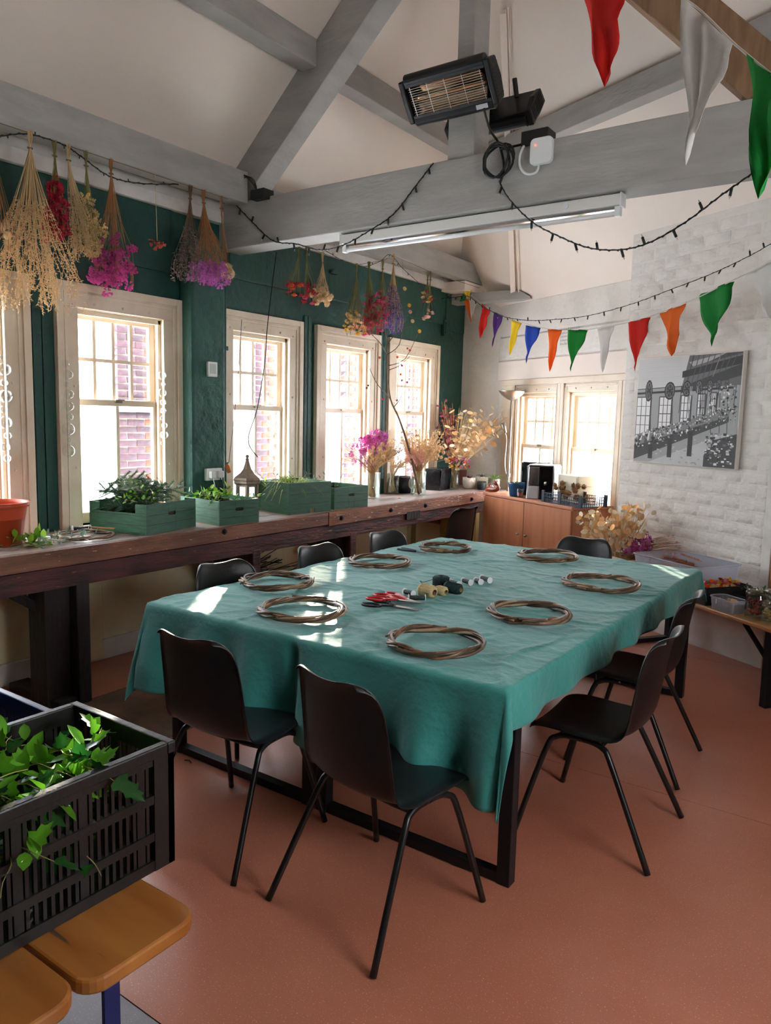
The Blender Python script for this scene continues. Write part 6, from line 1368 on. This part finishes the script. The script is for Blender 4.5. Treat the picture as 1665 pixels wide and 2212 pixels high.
# coil of heater flex on the tie beam
YF = TY0-.012
def TB(px, py, y=YF): return Py(px, py, y)
c0 = TB(1080, 351); pts = []
for k in range(70): a = k*6.283/22; rr = .092-.012*(k/70)+.010*math.sin(a*2.3); pts.append(c0+Vector((rr*math.cos(a)*.95, -.012-.0006*k, rr*math.sin(a))))
b = MB(); b.tube(pts, .0065, 7); b.tube(crv([TB(1045, 234, 3.74), TB(1058, 280, 3.82), TB(1078, 312), TB(1088, 360), TB(1080, 395)], 5), .0065, 7); b.tube(crv([TB(1080, 322), TB(1110, 316), TB(1137, 309)], 4), .0065, 7)
single('heater_flex', b, BLK, 'black heater flex hanging in a coil on the tie beam', 'cable', smooth=True)
b = MB(); p0 = TB(1132, 292, TY0+.02); b.box((p0.x, TY0-.02, 3.09), (p0.x+.155, TY0+.09, 3.165)); single('junction_box', b, BLK, 'black junction box on top of the tie beam above the white switch', 'junction box', bevel=.006)
p0 = TB(1171, 327); t = thing('heater_switch', 'white rounded remote switch box with a red light on the tie beam', 'switch', p0+Vector((0, .010, 0))); pts = rrect(.125, .135, .025); b = MB(); b.prism(pts, .032, Matrix(((1, 0, 0, 0), (0, 0, -1, 0), (0, 1, 0, 0), (0, 0, 0, 1)))); part(t, 'housing', b, WHP, bevel=.005)
b = MB(); b.lathe([(.005, 0), (.005, .002)], 8, TR(-.03, -.032, .03) @ RX(R(90))); m_ = mat('red_led', (255,40,30), .4); m_.node_tree.nodes['Principled BSDF'].inputs['Emission Color'].default_value = (1, .05, .03, 1); m_.node_tree.nodes['Principled BSDF'].inputs['Emission Strength'].default_value = 2.0; part(t, 'red_led', b, m_)
b = MB(); b.tube(crv([Vector(p)-p0-Vector((0, .010, 0)) for p in (TB(1165, 352), TB(1158, 372), TB(1138, 376), TB(1124, 362), TB(1122, 338), TB(1132, 314), TB(1144, 303))], 5), .007, 8); part(t, 'white_lead', b, WHP, smooth=True)
# strip light under the tie beam
LX0, LX1 = -3.20, -1.375; ly = 4.0
t = thing('strip_light', 'long white fluorescent strip light hung under the tie beam', 'strip light', ((LX0+LX1)/2, ly, 2.79)); LW = (LX1-LX0)/2
b = MB(); b.box((-LW, -.035, -.062), (LW, .035, -.004)); part(t, 'housing', b, mat('white_enamel', (232,228,222), .35), bevel=.004)
b = MB(); b.box((-LW+.01, -.018, -.078), (LW-.01, .018, -.062)); part(t, 'reflector_strip', b, CHROME)
b = MB(); b.lathe([(.013, -LW+.03), (.013, LW-.03)], 14, TR(0, -.004, -.097) @ RY(R(90))); part(t, 'fluorescent_tube', b, mat('unlit_fluorescent_tube', (244,244,244), .2), smooth=True)
for s in (-1, 1): b = MB(); b.box((s*(LW-.02)-.016, -.020, -.112), (s*(LW-.02)+.016, .014, -.062)); part(t, 'lamp_holder', b, WHP, bevel=.004); b = MB(); b.box((s*LW-.004, -.037, -.066), (s*LW+.004, .037, 0)); part(t, 'end_plate', b, WHP)
for x in (-.55, .15, .62): b = MB(); b.box((x-.015, -.02, -.006), (x+.015, .02, .012)); part(t, 'mounting_clip', b, METALGREY)
b = MB(); b.lathe([(.016, 0), (.016, .004)], 12, TR(.62, -.035, -.03) @ RX(R(90))); part(t, 'knockout_cap', b, WHP)
# black transformer on the tie beam end with its wires
p0 = TB(567, 421, TY0-.01); t = thing('light_transformer', 'black transformer of the fairy lights on the tie beam end', 'transformer', p0); b = MB(); b.box((-.07, -.05, -.035), (.06, .05, .03)); part(t, 'case', b, BLK, bevel=.006)
b = MB()
for k in range(4): b.tube(crv([(-.05, .0, .03), (-.06-.012*k, -.02, .10), (-.12-.02*k, -.03, .13+.01*k), (-.20, -.02, .11)], 4), .003, 5)
part(t, 'leads', b, BLK, smooth=True)
# ---- fairy lights
BULB = mat('clear_bulb', (230,220,200), .2, transl=.4)
def fairy(name, label, pts, n, r=.0035, size=1.0, seed=1):
    t = thing(name, label, 'string lights', pts[0], 0, 'strings of fairy lights'); o_ = ORG[t]; path = [p-o_ for p in crv(pts, 10)]; q = random.Random(seed); b = MB(); b.tube(path, r, 5); part(t, 'cable', b, BLK, smooth=True)
    tw = []
    for i, p in enumerate(path): tw.append(p+Vector((0, r*1.5*math.sin(i*2.2), r*1.5*math.cos(i*2.2))))
    b = MB(); b.tube(tw, r*.8, 4); part(t, 'twisted_wire', b, BLK, smooth=True)
    for k in range(n):
        u = (k+.5)/n*(len(path)-1); i = int(u); p = path[i].lerp(path[min(i+1, len(path)-1)], u-i); d = Vector((q.uniform(-.5, .5), q.uniform(-.3, .3), q.choice((-1, -1, .9)))).normalized()
        b = MB(); b.tube([p, p+d*.036*size], .0065*size, 7); s = part(t, 'bulb_socket', b, BLK, smooth=True); b = MB(); b.tube([p+d*.036*size, p+d*.05*size], [.004*size, .0015*size], 6); part(s, 'bulb', b, BULB, smooth=True)
    return t
fairy('fairy_lights', 'black fairy light string draped up the left face of the tie beam', [TB(510, 443), TB(545, 480), TB(590, 520), TB(640, 527, 3.9), TB(690, 540, 3.9), TB(740, 530, 3.88), TB(800, 497, 3.88), TB(850, 462), TB(895, 405), TB(936, 352)], 14, seed=3)
fairy('fairy_lights', 'black fairy light string swagging in front of the tie beam on the right', [TB(1078, 392), TB(1100, 430), TB(1150, 480), TB(1210, 512, 3.85), TB(1270, 535, 3.8), TB(1335, 540, 3.75), TB(1400, 525, 3.7), TB(1480, 480, 3.68), TB(1560, 420, 3.65), TB(1640, 362, 3.62), TB(1700, 300, 3.6), Vector((-.35, 3.92, 3.08))], 14, seed=4)
fairy('fairy_lights', 'thin fairy light string along the bunting across the end wall', [Pd(940, 646, 8.0), Pd(985, 642, 7.9), Pd(1010, 640, 7.8), Pd(1040, 660, 7.5), Pd(1085, 683, 7.2), Pd(1140, 692, 6.9), Pd(1200, 690, 6.6), Pd(1270, 682, 6.2), Pd(1360, 658, 5.7), Pd(1450, 625, 5.3), Pd(1540, 590, 5.0), Pd(1620, 552, 4.7), Pd(1700, 510, 4.4)]+[Pd(1700, 510, 4.4).lerp(Vector((1.24, 3.6, 2.7)), k_) for k_ in (.15, .4, .7, 1)], 40, .0025, .8, seed=5)
fairy('fairy_lights', 'sparse fairy light cable looping along the nearest grey beam', [HP(-40, 294), HP(0, 294), HP(62, 290), HP(135, 312), HP(175, 338), HP(235, 380), HP(300, 396), HP(385, 398)], 8, .0035, .5, seed=6)
fairy('fairy_lights', 'thin light cable looping below the far grey beam over the big flower cluster', [HP(700, 540), HP(770, 576), HP(818, 566), HP(842, 550), HP(870, 580), HP(905, 612), HP(940, 646)], 9, .0022, .5, seed=7)
# ---- bunting
def flagmat(n_, c): return mat(n_, c, .75, transl=.45, bump=.15, bscale=30)
FC = {'red': flagmat('red_bunting_cloth', (226,44,32)), 'purple': flagmat('purple_bunting_cloth', (104,60,142)), 'yellow': flagmat('yellow_bunting_cloth', (244,218,60)), 'blue': flagmat('blue_bunting_cloth', (52,92,190)), 'orange': flagmat('orange_bunting_cloth', (240,120,34)), 'green': flagmat('green_bunting_cloth', (22,148,58)), 'white': flagmat('white_bunting_cloth', (232,228,224))}
def flag(t, o_, a, b_, tip, colname, seed):
    """cloth triangle hung between a and b_ on the string, zigzag cut edges, gently rippled"""
    q = random.Random(seed); a, b_, tip = Vector(a)-o_, Vector(b_)-o_, Vector(tip)-o_; n = 12; side = (b_-a); nrm = side.cross(tip-a).normalized(); vs = []; fs = []; m = 6
    for i in range(n+1):
        v = i/n; l = a.lerp(tip, v); r = b_.lerp(tip, v); zz = side*(.035*math.sin(v*15+seed)*(1-v*.6)+.02*q.uniform(-1, 1))
        for j in range(m+1): u = j/m; p = l.lerp(r, u)+zz*(.5+(u-.5)*(1-v))+nrm*side.length*(1-v)**.6*(.22*math.sin(u*4+v*5+seed)*v+.05*math.sin(u*11+seed)); vs.append(p)
    fs = [(i*(m+1)+j, i*(m+1)+j+1, (i+1)*(m+1)+j+1, (i+1)*(m+1)+j) for i in range(n) for j in range(m)]
    b = MB().add(vs, fs); part(t, 'flag', b, FC[colname], smooth=True, label='%s cloth flag' % colname, solid=.0012)
CORD = mat('bunting_tape', (206,200,190), .7)
def bunting(label, cord, flags):
    t = thing('bunting', label, 'bunting', cord[0]); o_ = ORG[t]; b = MB(); b.tube([p-o_ for p in crv(cord, 8)], .0035, 5); part(t, 'tape', b, CORD)
    for i, (c, (x0, y0), (x1, y1), (xt, yt), d0, d1) in enumerate(flags): flag(t, o_, Pd(x0, y0, d0), Pd(x1, y1, d1), Pd(xt, yt, (d0+d1)/2), c, i*3+1)
    return t
bunting('long bunting of coloured cloth flags sagging across the end wall',
    [Pd(1012, 634, 8.0), Pd(1040, 655, 7.7), Pd(1065, 674, 7.4), Pd(1105, 690, 7.1), Pd(1160, 706, 6.7), Pd(1215, 713, 6.4), Pd(1270, 712, 6.1), Pd(1360, 696, 5.7), Pd(1405, 683, 5.5), Pd(1487, 652, 5.0), Pd(1580, 607, 4.6), Pd(1640, 578, 4.3), Pd(1700, 545, 4.0)]+[Pd(1700, 545, 4.0).lerp(Vector((1.24, 3.2, 2.55)), k_) for k_ in (.15, .4, .7, 1)],
    [('red', (1038, 654), (1060, 672), (1036, 731), 7.7, 7.5), ('purple', (1068, 674), (1086, 682), (1063, 750), 7.4, 7.25), ('yellow', (1103, 690), (1128, 698), (1100, 768), 7.1, 6.95), ('blue', (1137, 703), (1166, 708), (1136, 785), 6.85, 6.65), ('orange', (1182, 711), (1215, 713), (1187, 803), 6.55, 6.4), ('green', (1227, 713), (1268, 712), (1232, 803), 6.3, 6.1), ('white', (1290, 711), (1328, 703), (1301, 805), 6.0, 5.85), ('red', (1357, 697), (1402, 685), (1371, 803), 5.7, 5.5), ('orange', (1425, 677), (1487, 652), (1450, 770), 5.35, 5.05), ('green', (1508, 640), (1581, 607), (1538, 748), 4.95, 4.6), ('white', (1612, 592), (1690, 552), (1662, 688), 4.45, 4.1)])
bunting('bunting tail bunched up at the end of the far grey beam', [Pd(1012, 634, 8.0), Pd(1014, 622, 8.0), Pd(1006, 615, 8.0), Pd(1000, 630, 8.0), Pd(1016, 632, 7.98)],
    [('blue', (1006, 612), (1022, 618), (1016, 640), 7.95, 7.95), ('yellow', (998, 624), (1020, 626), (1010, 646), 7.9, 7.9), ('green', (992, 652), (1008, 648), (1000, 634), 7.92, 7.92), ('orange', (1002, 650), (1013, 646), (1018, 698), 7.9, 7.9), ('white', (1012, 640), (1030, 655), (1016, 690), 7.95, 7.9)])
bunting('near bunting of large red, white and green flags in the top right corner', [Vector((-2.31, 3.90, 4.3)).lerp(Pd(1200, -60, 2.75), k_) for k_ in (0, .25, .5, .75, .9)]+[Pd(1200, -60, 2.75), Pd(1250, -20, 2.7), Pd(1353, -6, 2.5), Pd(1470, -6, 2.3), Pd(1590, 98, 2.1), Pd(1665, 160, 1.95), Pd(1740, 220, 1.8)]+[Pd(1740, 220, 1.8).lerp(Vector((1.24, 1.75, 2.62)), k_) for k_ in (.1, .25, .5, .75, 1)],
    [('red', (1250, -20), (1353, -8), (1305, 188), 2.7, 2.5), ('white', (1476, -4), (1582, 95), (1482, 358), 2.28, 2.12), ('green', (1606, 115), (1705, 190), (1637, 430), 2.05, 1.87)])

# striped drinks tin standing in the ivy at the left edge
p_ = Vector((-1.765, .785, .70)); t = thing('striped_tin', 'small white and red tin standing among the ivy at the left edge', 'tin', p_)
b = MB(); b.lathe([(.020, 0), (.022, .004), (.022, .085), (.019, .09), (.001, .09)], 18, None, cap=False); part(t, 'body', b, mat('white_tin', (232,228,226), .35), smooth=False)
for z_ in (.02, .05): b = MB(); b.lathe([(.0224, z_), (.0224, z_+.016)], 18, None, cap=False); part(t, 'red_band', b, RED)
